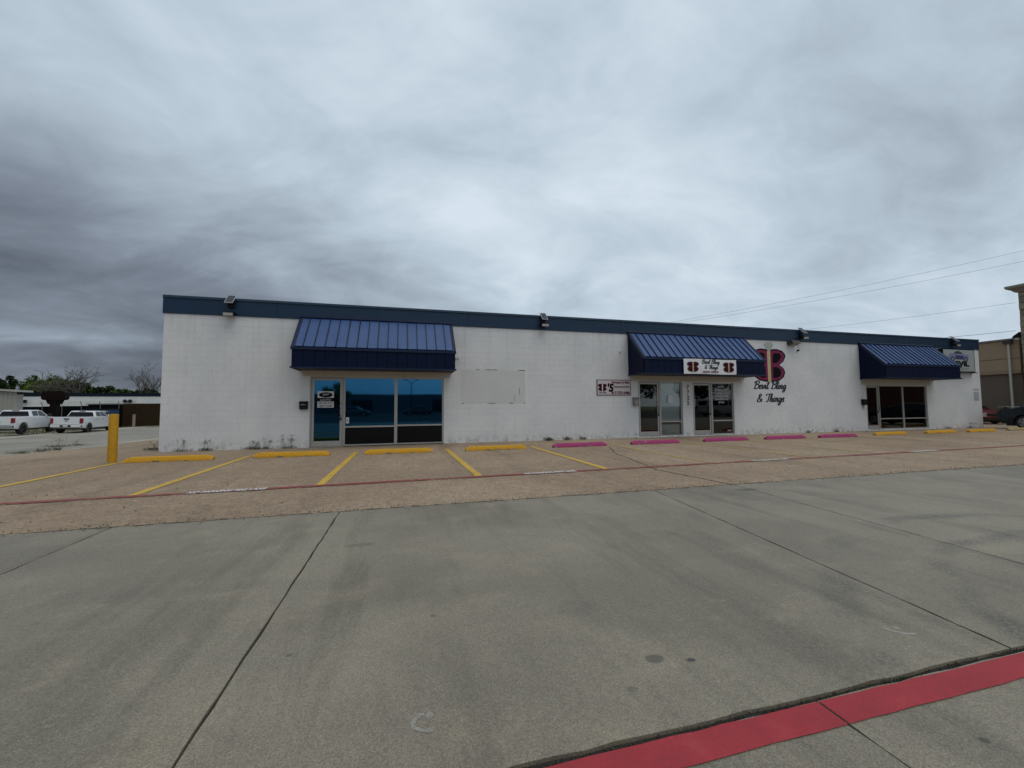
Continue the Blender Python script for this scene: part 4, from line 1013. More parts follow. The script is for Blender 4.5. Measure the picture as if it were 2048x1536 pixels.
def arch(cx, rad, z0, n=9):
    """points of a wheel arch from front to rear along the sill height z0, going over the wheel"""
    cz = rad['z']; r_ = rad['r']; a0 = math.asin(max(-1, min(1, (z0-cz)/r_))); out = []
    for i in range(n+1):
        a = a0+(math.pi-2*a0)*i/n; out.append((cx+r_*math.cos(a), cz+r_*math.sin(a)))
    return out
def wheel(parent, x, y, r_, w, rim, side):
    o = MB().lathe([(r_*.62, -w/2), (r_*.92, -w/2), (r_*.985, -w*.36), (r_, -w*.15), (r_, w*.15), (r_*.985, w*.36), (r_*.92, w/2), (r_*.62, w/2)], 26).build('tyre', M_TYRE, None, smooth=True)
    wh = bpy.data.objects.new('wheel', None); COL.objects.link(wh); wh.parent = parent; wh.location = (x, y, r_); wh.empty_display_size = .1
    o.parent = wh
    q = MB(); s = side; q.lathe([(r_*.63, -w/2), (r_*.63, w/2)], 24); q.lathe([(.0, s*w*.05), (r_*.6, s*w*.1)], 24)
    for k in range(5):
        a = 2*math.pi*k/5+.3
        for da in (-.13, .13):
            ca, sa = math.cos(a+da), math.sin(a+da); q.tube([(.03*ca, s*w*.42, .03*sa), (r_*.6*ca, s*w*.46, r_*.6*sa)], r_*.045, 4)
    q.lathe([(0, s*w*.47), (r_*.12, s*w*.46), (r_*.13, s*w*.3)], 10); q.lathe([(r_*.56, s*w*.5), (r_*.64, s*w*.5), (r_*.64, s*w*.42)], 24)
    rm = q.build('rim', rim, wh); return wh

def pickup(loc, heading, roll, label, style):
    P_ = carpaint('white truck paint', (.70, .71, .72))
    t_ = thing('pickup_truck', label, 'pickup truck', loc, R(heading), 'white pickup trucks across the street'); t_.rotation_euler = (R(roll), 0, R(heading))
    hwb = lambda x, z: (1.0-.02*max(0, (z-.9))-.035*max(0, .75-z))*(1-.06*max(0, (x-4.9)/.9)**2)
    wr = {'r': .50, 'z': .42}; AX = (1.20, 4.85)
    z0 = .46
    out = [(.10, .62), (.06, 1.36), (.12, 1.395), (2.02, 1.395), (4.35, 1.36), (4.5, 1.33), (5.6, 1.24), (5.84, 1.10), (5.88, .62), (5.72, z0)]+arch(AX[1], wr, z0)+[(4.0, z0), (2.2, z0)]+arch(AX[0], wr, z0)+[(.3, z0)]
    # remove points inside the arch that run backwards
    b_ = shell('body', out, hwb, P_, t_, (.62, .8, .95, 1.12, 1.28), (2.04, 3.2, 4.3), .025)
    MB().box(.35, 5.6, -.80, .80, .34, 1.0).build('underbody', M_TRIM, t_)
    MB().box(.14, 1.98, -.86, .86, 1.3955, 1.405).build('bed_cover', M_TRIM, t_)
    hc = lambda x, z: .95-.20*max(0, z-1.38)/.5*.9-.0*x
    cab = [(2.04, 1.36), (2.22, 1.86), (2.5, 1.905), (3.3, 1.91), (3.72, 1.86), (4.42, 1.36)]
    shell('cab', cab, hc, P_, t_, (1.45, 1.6, 1.75), (2.5, 3.2), .03)
    def cross(name, s0, s1, w0, w1, mat, off):
        a, b = Vector((s0[0], 0, s0[1])), Vector((s1[0], 0, s1[1])); dv = (b-a).normalized(); n = Vector((dv.z, 0, -dv.x))*off; q = MB()
        q.quad(*[(a.x+n.x, w0, a.z+n.z), (a.x+n.x, -w0, a.z+n.z), (b.x+n.x, -w1, b.z+n.z), (b.x+n.x, w1, b.z+n.z)]); 
        q.quad(*[(a.x-n.x, w0, a.z-n.z), (a.x-n.x, -w0, a.z-n.z), (b.x-n.x, -w1, b.z-n.z), (b.x-n.x, w1, b.z-n.z)]); return q.build(name, mat, t_)
    cross('rear_window', (2.06, 1.42), (2.19, 1.79), .86, .72, M_CGLASS, .012)
    cross('windscreen', (4.36, 1.40), (3.76, 1.83), .84, .72, M_CGLASS, .012)
    for s in (-1, 1):
        skin_panel('side_window', [(2.36, 1.43), (2.42, 1.80), (2.98, 1.84), (3.08, 1.84), (3.08, 1.43)], hc, s, .008, M_CGLASS, t_, (1.6,))
        skin_panel('side_window', [(3.16, 1.42), (3.16, 1.84), (3.62, 1.82), (4.15, 1.42)], hc, s, .008, M_CGLASS, t_, (1.6,))
        for a, b in ((2.12, 3.10), (3.13, 4.22)):
            dz0 = .50 if a > 3 else .50
            dp = skin_panel('door', [(a+(.05 if a < 3 else 0), dz0), (a, 1.33), (b, 1.33), (b-(.0 if a < 3 else .02), dz0)], hwb, s, .006, P_, t_, (.7, .95, 1.12))
            skin_panel('door_handle', [(a+.08, 1.17), (a+.08, 1.205), (a+.27, 1.205), (a+.27, 1.17)], hwb, s, .03, M_CHROME if style else P_, dp)
        q = MB(); q.box(4.02, 4.16, s*1.02 if s > 0 else s*1.24, s*1.24 if s > 0 else s*1.02, 1.36, 1.58); q.build('mirror', M_TRIM if not style else P_, t_, bevel=.02)
        # arches
        for ax in AX:
            q = MB(); n = 14; R0, R1 = .50, .545
            for i in range(n):
                a0, a1 = math.pi*i/n, math.pi*(i+1)/n
                q.quad(*[(ax+r_*math.cos(a), s*(1.0+.006), .42+r_*math.sin(a)) for r_, a in ((R0, a0), (R1, a0), (R1, a1), (R0, a1))])
            q.build('arch_lip', M_TRIM if not style else P_, t_)
            wheel(t_, ax, s*.86, .435, .29, M_RIMD, s)
        tl = MB().box(.025, .20, s*.84 if s > 0 else s*1.012, s*1.012 if s > 0 else s*.84, .86 if style else .92, 1.30); tl.build('tail_light', M_RED, t_, bevel=.02)
        MB().box(-.06, .10, s*.70 if s > 0 else s*1.0, s*1.0 if s > 0 else s*.70, .60, .70).build('bumper_step', M_TRIM, t_)
    tg = MB().box(.028, .07, -.82, .82, .78, 1.385).build('tailgate', P_, t_, bevel=.012)
    MB().box(.018, .03, -.17, .17, 1.17, 1.28).build('tailgate_handle', M_TRIM if style else P_, tg)
    q = MB(); q.box(.020, .03, -.11, .11, 1.04, 1.085); q.box(.0195, .0305, -.045, .045, 1.02, 1.105); q.build('badge', M_TRIM, tg)
    if not style:
        for zz_, wd_ in ((1.2, .5), (.98, .62)): MB().box(.021, .03, -wd_/2, wd_/2, zz_, zz_+.05).build('letter_strip', simple('grey badge', (.25, .26, .27), .4), tg)
    bp_ = MB().box(-.08, .09, -.96, .96, .54, .745).build('rear_bumper', P_ if style else M_CHROME, t_, bevel=.03)
    MB().box(-.086, -.078, -.34, .34, .56, .73).build('plate_recess', M_TRIM, bp_)
    MB().box(-.092, -.084, -.15, .15, .58, .72).build('number_plate', M_PAPER, bp_)
    MB().box(2.195, 2.23, -.2, .2, 1.845, 1.885).build('brake_light', M_RED if not style else M_TRIM, t_)
    MB().box(5.80, 5.90, -.8, .8, .72, 1.08).build('grille', M_TRIM, t_)
    for s in (-1, 1): MB().box(5.70, 5.88, min(s*.80, s*.96), max(s*.80, s*.96), .86, 1.08).build('headlight', M_LAMP, t_)
    return t_
pickup((-27.16, 28.45, -.735), 97.5, 1.4, 'white crew cab pickup seen behind the yellow bollard, its whole tailgate showing', 1)
pickup((-29.30, 25.10, -.62), 99.3, .4, 'white pickup at the far left edge, cut off by the frame, big black wheel', 0)

def sedan(loc, heading, label, paint, rim, style):
    """style 0: saloon, 1: low coupe with a boot spoiler"""
    t_ = thing('parked_car', label, 'car', loc, R(heading)); L = 4.75; r_ = .335; AX = (1.02, 3.80); wr = {'r': .385, 'z': .335}; z0 = .24
    hwb = lambda x, z: (.90-.05*max(0, z-.62)/.3-.05*max(0, .42-z)/.2)*(1-.13*max(0, (x-3.9)/.85)**2-.10*max(0, (.75-x)/.75)**2)
    top_ = ([(.04, .50), (.0, .62), (.05, .88), (.12, 1.00), (.75, 1.04), (1.4, 1.0), (3.3, .98), (3.5, .95), (4.35, .80), (4.62, .66), (4.74, .45), (4.66, .26)] if style == 0 else
            [(.06, .46), (.0, .60), (.04, .80), (.14, .985), (.20, 1.02), (.55, 1.03), (1.2, .99), (3.3, .96), (3.5, .93), (4.35, .80), (4.62, .66), (4.74, .45), (4.66, .26)])
    out = top_+arch(AX[1], wr, z0)+arch(AX[0], wr, z0)+[(.20, .27)]
    shell('body', out, hwb, paint, t_, (.38, .5, .62, .75, .88), (.4, .75, 1.5, 2.4, 3.3, 4.1, 4.5), .035)
    MB().box(.3, 4.5, -.70, .70, .16, .6).build('underbody', M_TRIM, t_)
    hc = lambda x, z: .84-.24*max(0, z-.95)/.45
    cab = [(.62, 1.0), (1.28, 1.36), (1.7, 1.425), (2.4, 1.43), (2.75, 1.38), (3.55, .955)] if style == 0 else [(.50, 1.0), (1.35, 1.30), (1.8, 1.355), (2.3, 1.36), (2.6, 1.32), (3.45, .94)]
    shell('cabin', cab, hc, paint, t_, (1.08, 1.2, 1.32), (1.3, 2.0, 2.6), .03)
    def cross(name, a, b, w0, w1, off):
        a, b = Vector((a[0], 0, a[1])), Vector((b[0], 0, b[1])); dv = (b-a).normalized(); n = Vector((-dv.z, 0, dv.x)); n = n if n.z > 0 else -n; n *= off; q = MB()
        q.quad(*[(p.x+n.x, y_, p.z+n.z) for p, y_ in ((a, w0), (a, -w0), (b, -w1), (b, w1))]); return q.build(name, M_CGLASS, t_)
    f = lambda p, q, k: (p[0]+(q[0]-p[0])*k, p[1]+(q[1]-p[1])*k)
    cross('rear_window', f(cab[0], cab[1], .12), f(cab[0], cab[1], .96), .70, .58, .02)
    cross('windscreen', f(cab[5], cab[4], .10), f(cab[5], cab[4], .97), .74, .60, .02)
    roofz = cab[2][1]-.07
    for s in (-1, 1):
        skin_panel('side_window', [(1.0, 1.03), (1.42, roofz-.03), (2.0, roofz+.005), (2.0, 1.02)], hc, s, .008, M_CGLASS, t_, (1.15,))
        skin_panel('side_window', [(2.07, 1.02), (2.07, roofz+.005), (2.62, roofz-.03), (3.2, 1.01)], hc, s, .008, M_CGLASS, t_, (1.15,))
        dp = skin_panel('door', [(1.62, .34), (1.50, .95), (2.98, .94), (3.15, .80), (3.15, .34)], hwb, s, .005, paint, t_, (.5, .75))
        skin_panel('door_handle', [(1.65, .84), (1.65, .875), (1.85, .875), (1.85, .84)], hwb, s, .03, paint, dp)
        MB().box(3.0, 3.14, min(s*.88, s*1.04), max(s*.88, s*1.04), .98, 1.10).build('mirror', paint, t_, bevel=.02)
        skin_panel('headlight', [(4.28, .60), (4.22, .74), (4.42, .76), (4.62, .63), (4.60, .56)], hwb, s, .012, M_LAMP, t_, (), .03)
        MB().box(4.50, 4.70, min(s*.46, s*.74), max(s*.46, s*.74), .575, .70).build('headlight_lens', M_LAMP, t_, bevel=.02)
        skin_panel('tail_light', [(.02, .64), (.03, .86), (.14, .95), (.20, .88), (.10, .64)], hwb, s, .01, M_TRIM if style else M_RED, t_, (), .03)
        for ax in AX: wheel(t_, ax, s*.775, r_, .21, rim, s)
    MB().box(4.66, 4.75, -.40, .40, .53, .67).build('grille', M_TRIM, t_, bevel=.02)
    MB().box(4.66, 4.76, -.62, .62, .30, .40).build('air_intake', M_TRIM, t_, bevel=.02)
    MB().box(-.012, .05, -.17, .17, .66, .79).build('number_plate', M_PAPER, t_)
    if style:
        q = MB(); q.prism([(.02, 1.075), (.04, 1.115), (.36, 1.125), (.40, 1.10)], lambda p, k: (p[0], .78 if k else -.78, p[1])); q.build('spoiler', simple('pale spoiler edge', (.22, .23, .24), .3), t_, bevel=.01)
        for s in (-.5, .5): MB().box(.16, .26, s-.03, s+.03, 1.01, 1.085).build('spoiler_post', M_TRIM, t_)
        skin_panel('side_scoop', [(.55, 1.0), (.60, 1.03), (1.15, 1.02), (1.3, .99)], hwb, -1, .008, M_TRIM, t_)
    return t_
sedan((30.35, -.80, 0), -91.5, 'dark blue grey coupe with boot spoiler, rear end at the right frame edge', carpaint('dark blue grey paint', (.013, .020, .029), .3, .25), M_RIMS, 1)
rc_h = -112; rc = Vector((35.35, 1.95, 0)); rd = Vector((math.cos(R(rc_h)), math.sin(R(rc_h)), 0))
sedan(tuple(rc-rd*4.70), rc_h, 'dark red saloon parked in the alley behind the right corner of the shops', carpaint('dark red paint', (.12, .012, .016), .3), M_RIMS, 0)

# ------------------------------------------------------------------ building on the right
bb = thing('tan_building', 'tall tan rendered building with brown base beyond the alley at the right', 'building', (39, 20, 0))
M_TAN = simple('tan render', (.36, .27, .175), .85, var=.12, scale=.8, bump=.2); M_BROWN = simple('brown base render', (.145, .115, .088), .85, var=.25, scale=.9, bump=.2)
MB().box(0, 14, -17.7, 28, 3.25, 5.48).build('upper_wall', M_TAN, bb)
MB().box(.12, 14, -17.7, 28, 0, 3.25).build('lower_wall', M_BROWN, bb)
MB().box(-.03, .0-.002, -17.7, 28, 3.25, 3.48).build('belt_course', simple('tan trim', (.30, .225, .145), .85), bb)
MB().box(-.012, .0-.002, -17.7, 28, 4.24, 4.27).build('control_joint', simple('joint shadow', (.13, .095, .06), .9), bb)
MB().box(-.10, 14, -17.75, 28, 5.481, 5.58).build('gutter', simple('grey metal gutter', (.23, .23, .22), .5, .3), bb)
dpq = MB().box(-.13, -.032, -17.30, -17.19, .02, 5.30); dpq.build('downpipe', simple('cream downpipe', (.52, .50, .43), .5), bb)
MB().box(-.20, -.02, -17.42, -17.02, 5.22, 5.46).build('downpipe_head', simple('rusty head', (.06, .05, .045), .8), bb)
tw = thing('stone_tower', 'tall tan stone clad corner tower with a flared cornice, at the right edge', 'tower', (38.6, -4, 0))
M_STONE = simple('limestone', (.33, .29, .21), .9, var=.45, scale=2.6, bump=.6); M_STONE2 = simple('darker limestone', (.22, .20, .15), .9, var=.4, scale=3, bump=.6)  # two limestone tones, the darker one given to random stones
MB().box(.05, 9, -10, 6.02, 0, 8.45).build('core', simple('tower mortar', (.30, .265, .19), .95, var=.25, scale=4), tw)
rs = random.Random(4); z = 2.9
while z < 8.3:
    h_ = rs.uniform(.24, .46); h_ = min(h_, 8.42-z); y = 6.03
    while y > -1.2:
        l_ = rs.uniform(.35, .9); dpx = rs.uniform(.0, .045)
        MB().cham(y-l_+.012, y-.012, -.0, .06, z+.01, z+h_-.01, .02).build('stone', rs.choice((M_STONE, M_STONE, M_STONE2)), tw)
        o = bpy.data.objects[-1] if False else None
        y -= l_
    z += h_
for o in kids(tw):
    if o.name.split('.')[0] == 'stone':
        me = o.data; px_ = rs.uniform(-.03, .03)
        for v in me.vertices: x_, y_, z_ = v.co; v.co = (y_+px_-.01, x_, z_)
        me.flip_normals()
MB().box(-.02, 9, -10, 6.04, 0, 2.88).build('base_course', simple('red brown stone base', (.13, .06, .045), .9, var=.3, scale=5, bump=.4), tw)
q = MB(); prof = [(.0, 8.45), (-.10, 8.5), (-.18, 8.62), (-.36, 8.74), (-.40, 8.80), (-.40, 8.92), (.2, 8.98), (.2, 8.45)]
q.prism(prof, lambda p, k: (p[0]+.02, (6.05-p[0]) if k else -10, p[1])); q.build('cornice', simple('cornice render', (.30, .275, .21), .85), tw)
ld = thing('tower_light', 'small dark lantern on the side of the stone tower', 'wall light', (38.62, 2.05, 5.55))
q = MB(); q.prism([(-.35, .0), (-.28, .12), (.0, .34), (.0, -.02)], lambda p, k: (.12 if k else -.12, -p[0], p[1])); q.build('hood', M_BLACKM, ld); MB().box(-.08, .08, .06, .22, -.16, .0).build('lens', M_LENS, ld)

# overhead wires
def wire(a, b, sag, label, r_=.011):
    a, b = Vector(a), Vector(b); pts = []
    for i in range(25):
        t = i/24; p = a.lerp(b, t); p.z -= sag*4*t*(1-t); pts.append(p)
    o = MB().tube(pts, r_, 4).build('power_line', simple('wire', (.05, .055, .06), .6)); tag(o, label, 'power line', 'overhead wires right of the roof')
wire((26, 35, 11.0), (70, 12.5, 19.0), .5, 'topmost of the thin overhead wires at the right', .013)
wire((31, 38, 12.2), (72, 13.2, 18.2), .5, 'second overhead wire from the top at the right', .013)
wire((50, 40, 12.4), (58.1, 10.6, 11.15), .35, 'third overhead wire running to the stone tower', .012)
wire((33.1, 12.0, 5.95), (38.75, 2.3, 6.02), .06, 'lowest overhead wire meeting the tower lantern', .012)

# ------------------------------------------------------------------ across the street on the left
ZL = -.7
fb = thing('far_building', 'long low white building with navy parapet behind the fences across the street', 'building', (-44, 60, ZL))
MB().box(-9.2, 22, 0, 12, 0, 3.92).build('wall', M_BLOCK, fb)
MB().box(-9.25, 22.05, -.06, 12.05, 3.92, 4.40).build('parapet', simple('far navy parapet', (.006, .012, .026), .6, spec=.15), fb)
for x in (-8.0, 4.4):
    t_ = thing('twin_floodlight', 'dark twin floodlight on the far white wall '+('left of the brown pole sign' if x < 0 else 'above the wooden fence'), 'wall light', (-44+x, 59.9, ZL+3.2), 0, 'twin floodlights on the far wall')
    for s in (-.32, .32): MB().lathe([(.0, -.4), (.24, -.36), (.26, -.2), (.12, 0)], 10, 'y', (s, 0, 0)).build('lamp', M_BLACKM, t_, smooth=True)
    MB().box(-.3, .3, -.12, .08, -.08, .08).build('base', M_GREY, t_)
mbd = thing('metal_shed', 'cream ribbed metal building with sloping eave at the left edge', 'shed', (-33.7, 33, ZL))
M_CREAM = simple('cream metal', (.34, .325, .285), .6, var=.1, scale=3)
for i in range(46):
    x1 = -.305*i; MB().cham(x1-.30, x1-.005, -.03, .0, 0, 3.62+.062*(.305*i), .028).build('siding_panel', M_CREAM, mbd)
MB().box(-14.1, -.01, .001, .7, 0, 3.4).build('core', M_CREAM, mbd)
q = MB(); q.prism([(.62, 3.60), (.62, 3.76), (-14.2, 4.72), (-14.2, 4.50)], lambda p, k: (p[0], -.35 if k else .8, p[1])); q.build('roof', simple('pale roof edge', (.42, .41, .36), .6), mbd)
# screened chain link fence with barbed wire arms
cf = thing('chain_link_fence', 'dark screened chain link fence with barbed wire arms', 'fence', (-36, 43, ZL))
M_SCREEN = simple('black screen', (.005, .006, .007), .9, var=.4, scale=1.5, spec=.05)
for i in range(7):
    a, b = -6+1.75*i, -6+1.75*(i+1); MB().box(a+.02, b-.02, 0, .02, .03, 2.30+.03*i).build('screen', M_SCREEN, cf)
    MB().tube([(a, -.02, 0), (a, -.02, 2.40+.03*i), (a+.05, -.30, 2.78+.03*i)], .03, 6).build('post', M_GREY, cf)
for k in range(3): MB().tube([(-6, -.06-.1*k, 2.5+.12*k), (6.2, -.06-.1*k, 2.72+.12*k)], .008, 3).build('barbed_wire', M_GREY, cf)
dt = thing('dark_shed', 'dark flat roofed shed behind the fence right of the pole sign', 'shed', (-34.2, 45, ZL)); MB().box(-1.4, 4.2, 0, 3, 0, 2.55).build('wall', M_SCREEN, dt); MB().box(-1.5, 4.3, -.2, 3.1, 2.55, 2.68).build('roof', M_GREY, dt)
wf = thing('wooden_fence', 'tall brown board fence along the far sidewalk', 'fence', (-30.6, 42, ZL))
M_WOOD = simple('brown fence board', (.032, .020, .010), .85, var=.5, scale=4, spec=.1, bump=.3)
wm = None
for i in range(70):
    if wm is None:
        o = MB().cham(.004, .146, -.02, .0, 0, 2.62, .004).build('board', M_WOOD, wf); wm = o.data
    else: o = link('board', wm, None, wf)
    o.location = (.15*i, rw.uniform(-.01, .01), .05+.0*i+rw.uniform(-.02, .02)); o.scale.z = .97+.0006*i
MB().box(0, 10.5, .01, .06, .5, .6).box(0, 10.5, .01, .06, 2.0, 2.1).build('rail', M_WOOD, wf)
dp_ = thing('dumpster', 'blue steel waste container with a white label before the dark fence', 'dumpster', (-30.9, 39.2, ZL))
MB().box(-1.1, 1.1, -.8, .8, .12, 1.95).build('tub', simple('blue container', (.015, .05, .12), .5, var=.3), dp_, bevel=.03)
MB().box(-1.15, 1.15, -.85, .85, 1.95, 2.06).build('lid', M_BLACK, dp_); MB().box(.42, .98, -.815, -.80, 1.68, 1.84).build('label_plate', M_PAPER, dp_)
for s in (-.9, .9): MB().tube([(s, -.82, .2), (s, -.82, 1.9)], .05, 4).build('rib', simple('blue container', (.015, .05, .12)), dp_)
ps = thing('pole_sign', 'brown cabinet sign with rounded corners on a thick pole', 'sign', (-33.5, 37.0, ZL))
MB().box(-.27, .27, -.25, .25, 0, 3.0).build('pole', simple('brown pole', (.010, .006, .005), .7, spec=.1), ps)
q = MB(); pl_ = [(-.95, 3.1), (-.80, 2.95), (.8, 2.95), (.95, 3.1), (.95, 3.66), (.8, 3.82), (-.8, 3.82), (-.95, 3.66)]
q.prism(pl_, lambda p, k: (p[0], -.3 if k else .3, p[1])); q.build('cabinet', simple('brown cabinet', (.011, .006, .005), .7, spec=.1), ps)
q = MB(); q.prism([(-.45, 2.55), (.45, 2.55), (.62, 2.95), (-.62, 2.95)], lambda p, k: (p[0], -.22 if k else .22, p[1])); q.build('saddle', simple('brown pole', (.018, .012, .011)), ps)
mk = thing('marker_post', 'pale pinkish marker post by the far wooden fence', 'post', (-28.55, 40.2, ZL)); MB().box(-.09, .09, -.09, .09, 0, 1.35).build('post', simple('pinkish post', (.30, .23, .20), .7), mk); MB().box(-.1, .1, -.1, .1, 1.35, 1.42).build('cap', M_GREY, mk)
# verge grass as one mass
mb = MB(); rv = random.Random(31)
for i in range(2600):
    x = rv.uniform(-45, -29.3) if i % 3 else rv.uniform(-30.5, -21); y = rv.uniform(30, 41.8) if i % 3 else rv.uniform(40.2, 41.9); s = rv.uniform(.04, .16); a = rv.uniform(0, 6.28); z = zg(x)-.1
    mb.quad((x-.02, y, z), (x+.02, y, z), (x+.1*math.cos(a)*s*3, y+.05*math.sin(a), z+.12+s))
tag(mb.build('verge_grass', mat_leaf('verge grass', (.07, .085, .03), (.16, .145, .075)), fix=False), kind='stuff')

# trees
def leaf_tree(loc, rx, ry, rz_, n, mat, label, seed, trunk_h=2., group='leafy trees beyond the far building'):
    q = random.Random(seed); t_ = thing('leafy_tree', label, 'tree', loc, 0, group)
    tr = MB().tube([(0, 0, 0), (.1, 0, trunk_h), (.0, .1, trunk_h+rz_*.8)], [.28, .2, .08], 6)
    clumps = []
    for k in range(26):
        a = q.uniform(0, 6.28); rr_ = q.random()**.5; zz_ = q.uniform(-.75, 1); kk = math.sqrt(max(0, 1-zz_*zz_*.8))
        c = Vector((rx*rr_*kk*math.cos(a), ry*rr_*kk*math.sin(a), trunk_h+rz_*(1+zz_*.92))); clumps.append((c, q.uniform(.22, .42)*min(rx, rz_)))
        tr.tube([(0, 0, trunk_h+rz_*.2), tuple(c*.6+Vector((0, 0, trunk_h*.4))), tuple(c)], [.08, .05, .02], 4)
    tr.build('trunk', M_BARK, t_); mb = MB()
    for i in range(n):
        c, r_ = q.choice(clumps); v = Vector((q.gauss(0, 1), q.gauss(0, 1), q.gauss(0, .8))).normalized()*r_*(.55+.55*q.random()); p = c+v; s = q.uniform(.14, .34)
        a = Vector((q.gauss(0, 1), q.gauss(0, 1), q.gauss(0, 1))).normalized(); b = a.cross(Vector((q.random(), q.random(), 1))).normalized()
        mb.quad(p-a*s, p-b*s*.55, p+a*s, p+b*s*.55)
    mb.build('crown', mat, t_, fix=False); return t_
M_BARK = simple('bark', (.055, .045, .035), .95, var=.4, scale=6)
LV = [mat_leaf('dark leaves', (.036, .058, .026), (.058, .088, .032)), mat_leaf('mid leaves', (.06, .11, .024), (.10, .155, .034)), mat_leaf('fresh leaves', (.105, .17, .03), (.165, .23, .045))]
tr_list = [(-66.0, 76, 1.3, 2.2, 2.2, 0, 'small dark round tree above the cream shed roof'), (-63.3, 79, 2.2, 1.9, 1.5, 0, 'low dark shrubby tree right of the small round one'),
           (-61.6, 78, 2.6, 2.2, 2.3, 1, 'broad mid green tree, tallest of the leafy row'), (-59.2, 74.5, 2.2, 2.0, 1.9, 2, 'bright yellow green tree left of the pole sign'),
           (-57.2, 77, 2.0, 1.9, 1.8, 2, 'bright green tree directly behind the pole sign'), (-55.2, 75.5, 1.9, 2.0, 1.5, 1, 'mid green tree between the pole sign and the first bare tree'),
           (-53.3, 78, 1.9, 2.0, 1.35, 0, 'dark low tree at the foot of the first bare tree'), (-49.2, 76, 1.6, 1.6, 1.0, 1, 'low green bush tree between the two bare trees'), (-46.6, 77, 1.8, 1.5, 1.15, 0, 'dark low tree at the foot of the second bare tree'),
           (-43.2, 76, 2.2, 1.5, 1.0, 0, 'dark low tree half hidden by the shop corner')]
for i, (x, y, rx, ry, rz_, k, lab) in enumerate(tr_list): leaf_tree((x, y, ZL), rx*1.12, ry, rz_*1.08, 4200, LV[k], lab, 100+i, 3.2)
def bare_tree(loc, hgt, label, seed, spread=1.):
    q = random.Random(seed); t_ = thing('bare_tree', label, 'tree', loc, 0, 'bare trees beyond the far building'); tr, br = MB(), MB()
    def grow(p, dv, L, r_, lev):
        n = 3; pts = [p]; dd = dv.copy()
        for i in range(n):
            dd = (dd+Vector((q.gauss(0, .13), q.gauss(0, .13), q.gauss(.02, .08)))).normalized(); pts.append(pts[-1]+dd*L/n)
        (tr if lev == 0 else br).tube(pts, [r_*(1-.38*i/n) for i in range(n+1)], 5 if lev < 2 else 3, cap=False)
        if lev >= 6: return
        for k in range((q.choice((2, 3, 3)) if lev < 4 else 2) if lev else 7):
            a = q.uniform(0, 6.28); tilt = q.uniform(.35, .85)*spread; e = dd.orthogonal().normalized(); e2 = dd.cross(e); nd = (dd*math.cos(tilt)+(e*math.cos(a)+e2*math.sin(a))*math.sin(tilt)+Vector((0, 0, .12))).normalized()
            i0 = q.choice((1, 2, 3, 3)) if lev else 3
            grow(pts[i0], nd, L*q.uniform(.60, .82), max(.019, r_*.60), lev+1)
    grow(Vector((0, 0, 0)), Vector((0, 0, 1)), hgt*.42, hgt*.026, 0)
    tr.build('trunk', M_BARK, t_, fix=False); br.build('crown', M_TWIG, t_, fix=False)
M_TWIG = simple('twigs', (.11, .098, .088), .95, var=.3, scale=3)
bare_tree((-53.0, 74.5, ZL), 9.3, 'bare spreading tree right of the green row', 5); bare_tree((-46.2, 76, ZL), 7.6, 'bare tree close to the left end of the shops', 9)
bare_tree((-67.5, 78, ZL), 6.6, 'small bare tree at the far left frame edge', 13); bare_tree((-63.6, 81, ZL), 7.0, 'thin bare tree behind the small dark round tree', 17)

# ------------------------------------------------------------------ behind the camera, seen only in the shop glass
ob = thing('opposite_building', 'long low grey warehouse across the lot, mirrored in the shop windows', 'building', (0, -95, 0))
MB().box(-60, 30, -10, 0, 0, 4.3).build('wall', simple('grey warehouse wall', (.16, .17, .18), .8, var=.15, scale=.4), ob); MB().box(-60.1, 30.1, -10.1, .1, 4.3, 4.7).build('parapet', simple('dark parapet', (.06, .07, .08), .7), ob)
for x in (-30, -12, 8): MB().box(x, x+5, .0, .04, 0, 3.2).build('shutter', simple('dark shutter', (.03, .035, .04), .7), ob)
lp = thing('lamp_post', 'double arm parking lot lamp, mirrored in the right blue window', 'street lamp', (2.2, -80, 0))
MB().tube([(0, 0, 0), (0, 0, 7.0)], [.12, .08], 8).build('pole', M_BLACKM, lp)
for s in (-1, 1):
    MB().tube([(0, 0, 6.6), (s*.6, 0, 7.2), (s*1.3, 0, 7.5)], .05, 6).build('arm', M_BLACKM, lp); MB().box(s*1.3-.4, s*1.3+.4, -.15, .15, 7.42, 7.58).build('lamp', M_BLACKM, lp)
vn = thing('parked_van', 'white van mirrored in the second shop door', 'van', (34, -25.5, 0), R(0))
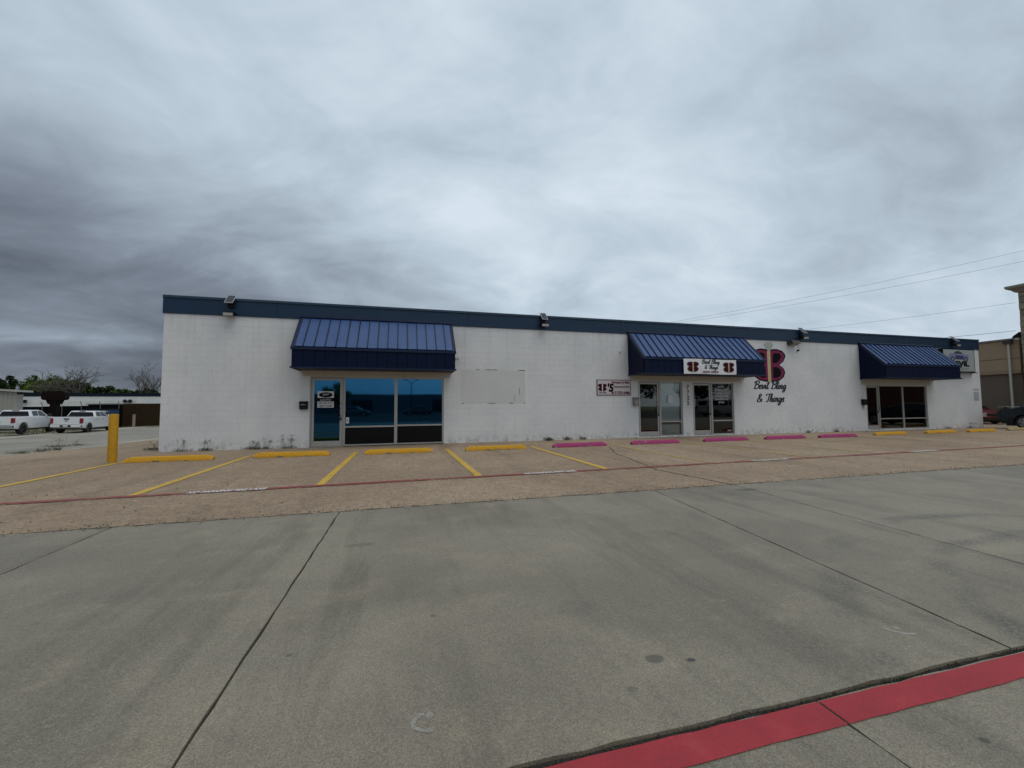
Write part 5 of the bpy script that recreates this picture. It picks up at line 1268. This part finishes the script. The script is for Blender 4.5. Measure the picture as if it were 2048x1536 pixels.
def van(t_):
    P_ = carpaint('white van paint', (.66, .67, .68)); wr = {'r': .42, 'z': .36}; z0 = .35; hwv = lambda x, z: .98-.10*max(0, z-1.1)
    out = [(.05, .5), (.0, 1.2), (.1, 1.95), (.4, 2.02), (4.1, 2.0), (4.6, 1.45), (5.3, 1.2), (5.4, .5), (5.3, z0)]+arch(4.4, wr, z0)+arch(1.1, wr, z0)+[(.2, z0)]
    shell('body', out, hwv, P_, t_, (.8, 1.2, 1.6), (1, 2, 3, 4), .04); MB().box(.3, 5, -.8, .8, .25, .9).build('underbody', M_TRIM, t_)
    for s in (-1, 1):
        for a, b in ((.3, 1.4), (1.55, 2.7), (2.9, 3.9)): skin_panel('side_window', [(a, 1.28), (a, 1.8), (b, 1.8), (b, 1.28)], hwv, s, .008, M_CGLASS, t_, (1.5,))
        for ax in (1.1, 4.4): wheel(t_, ax, s*.86, .36, .22, M_RIMS, s)
        MB().box(-.02, .06, min(s*.8, s*.95), max(s*.8, s*.95), .9, 1.2).build('tail_light', M_RED, t_)
    MB().box(-.02, .03, -.7, .7, 1.3, 1.8).build('rear_window', M_CGLASS, t_)
van(vn)
sedan((-9, -50, 0), 4, 'grey saloon parked across the lot, mirrored in the left blue window', carpaint('grey paint', (.12, .12, .125)), M_RIMS, 0)
sedan((5, -54, 0), 178, 'dark saloon parked across the lot, mirrored in the right blue window', carpaint('charcoal paint', (.03, .03, .034)), M_RIMS, 0)
for x, y, rx, lab in ((36, -43, 3.4, 'broad tree beyond the lot, mirrored in the left glass door of the second shop'), (50, -44, 4.2, 'wide tree beyond the lot, mirrored near the white window lettering'), (-14, -88, 3.5, 'tree beside the warehouse, mirrored over its roof at the left'), (19, -98, 4, 'tree behind the warehouse, mirrored over its roof at the right')):
    leaf_tree((x, y, 0), rx, rx, 2.6, 3000, LV[1], lab, int(400+x), 1.9, 'trees behind the lot seen in glass')
for i, (x, y, lab) in enumerate(((-38, -70, 'dark tree behind the lot left of the warehouse, seen in the door glass'), (70, -70, 'tall tree behind the lot at the right, seen in the far door glass'))):
    leaf_tree((x, y, 0), 5, 4, 4, 2500, LV[0], lab, 300+i, 3, 'trees behind the lot seen in glass')
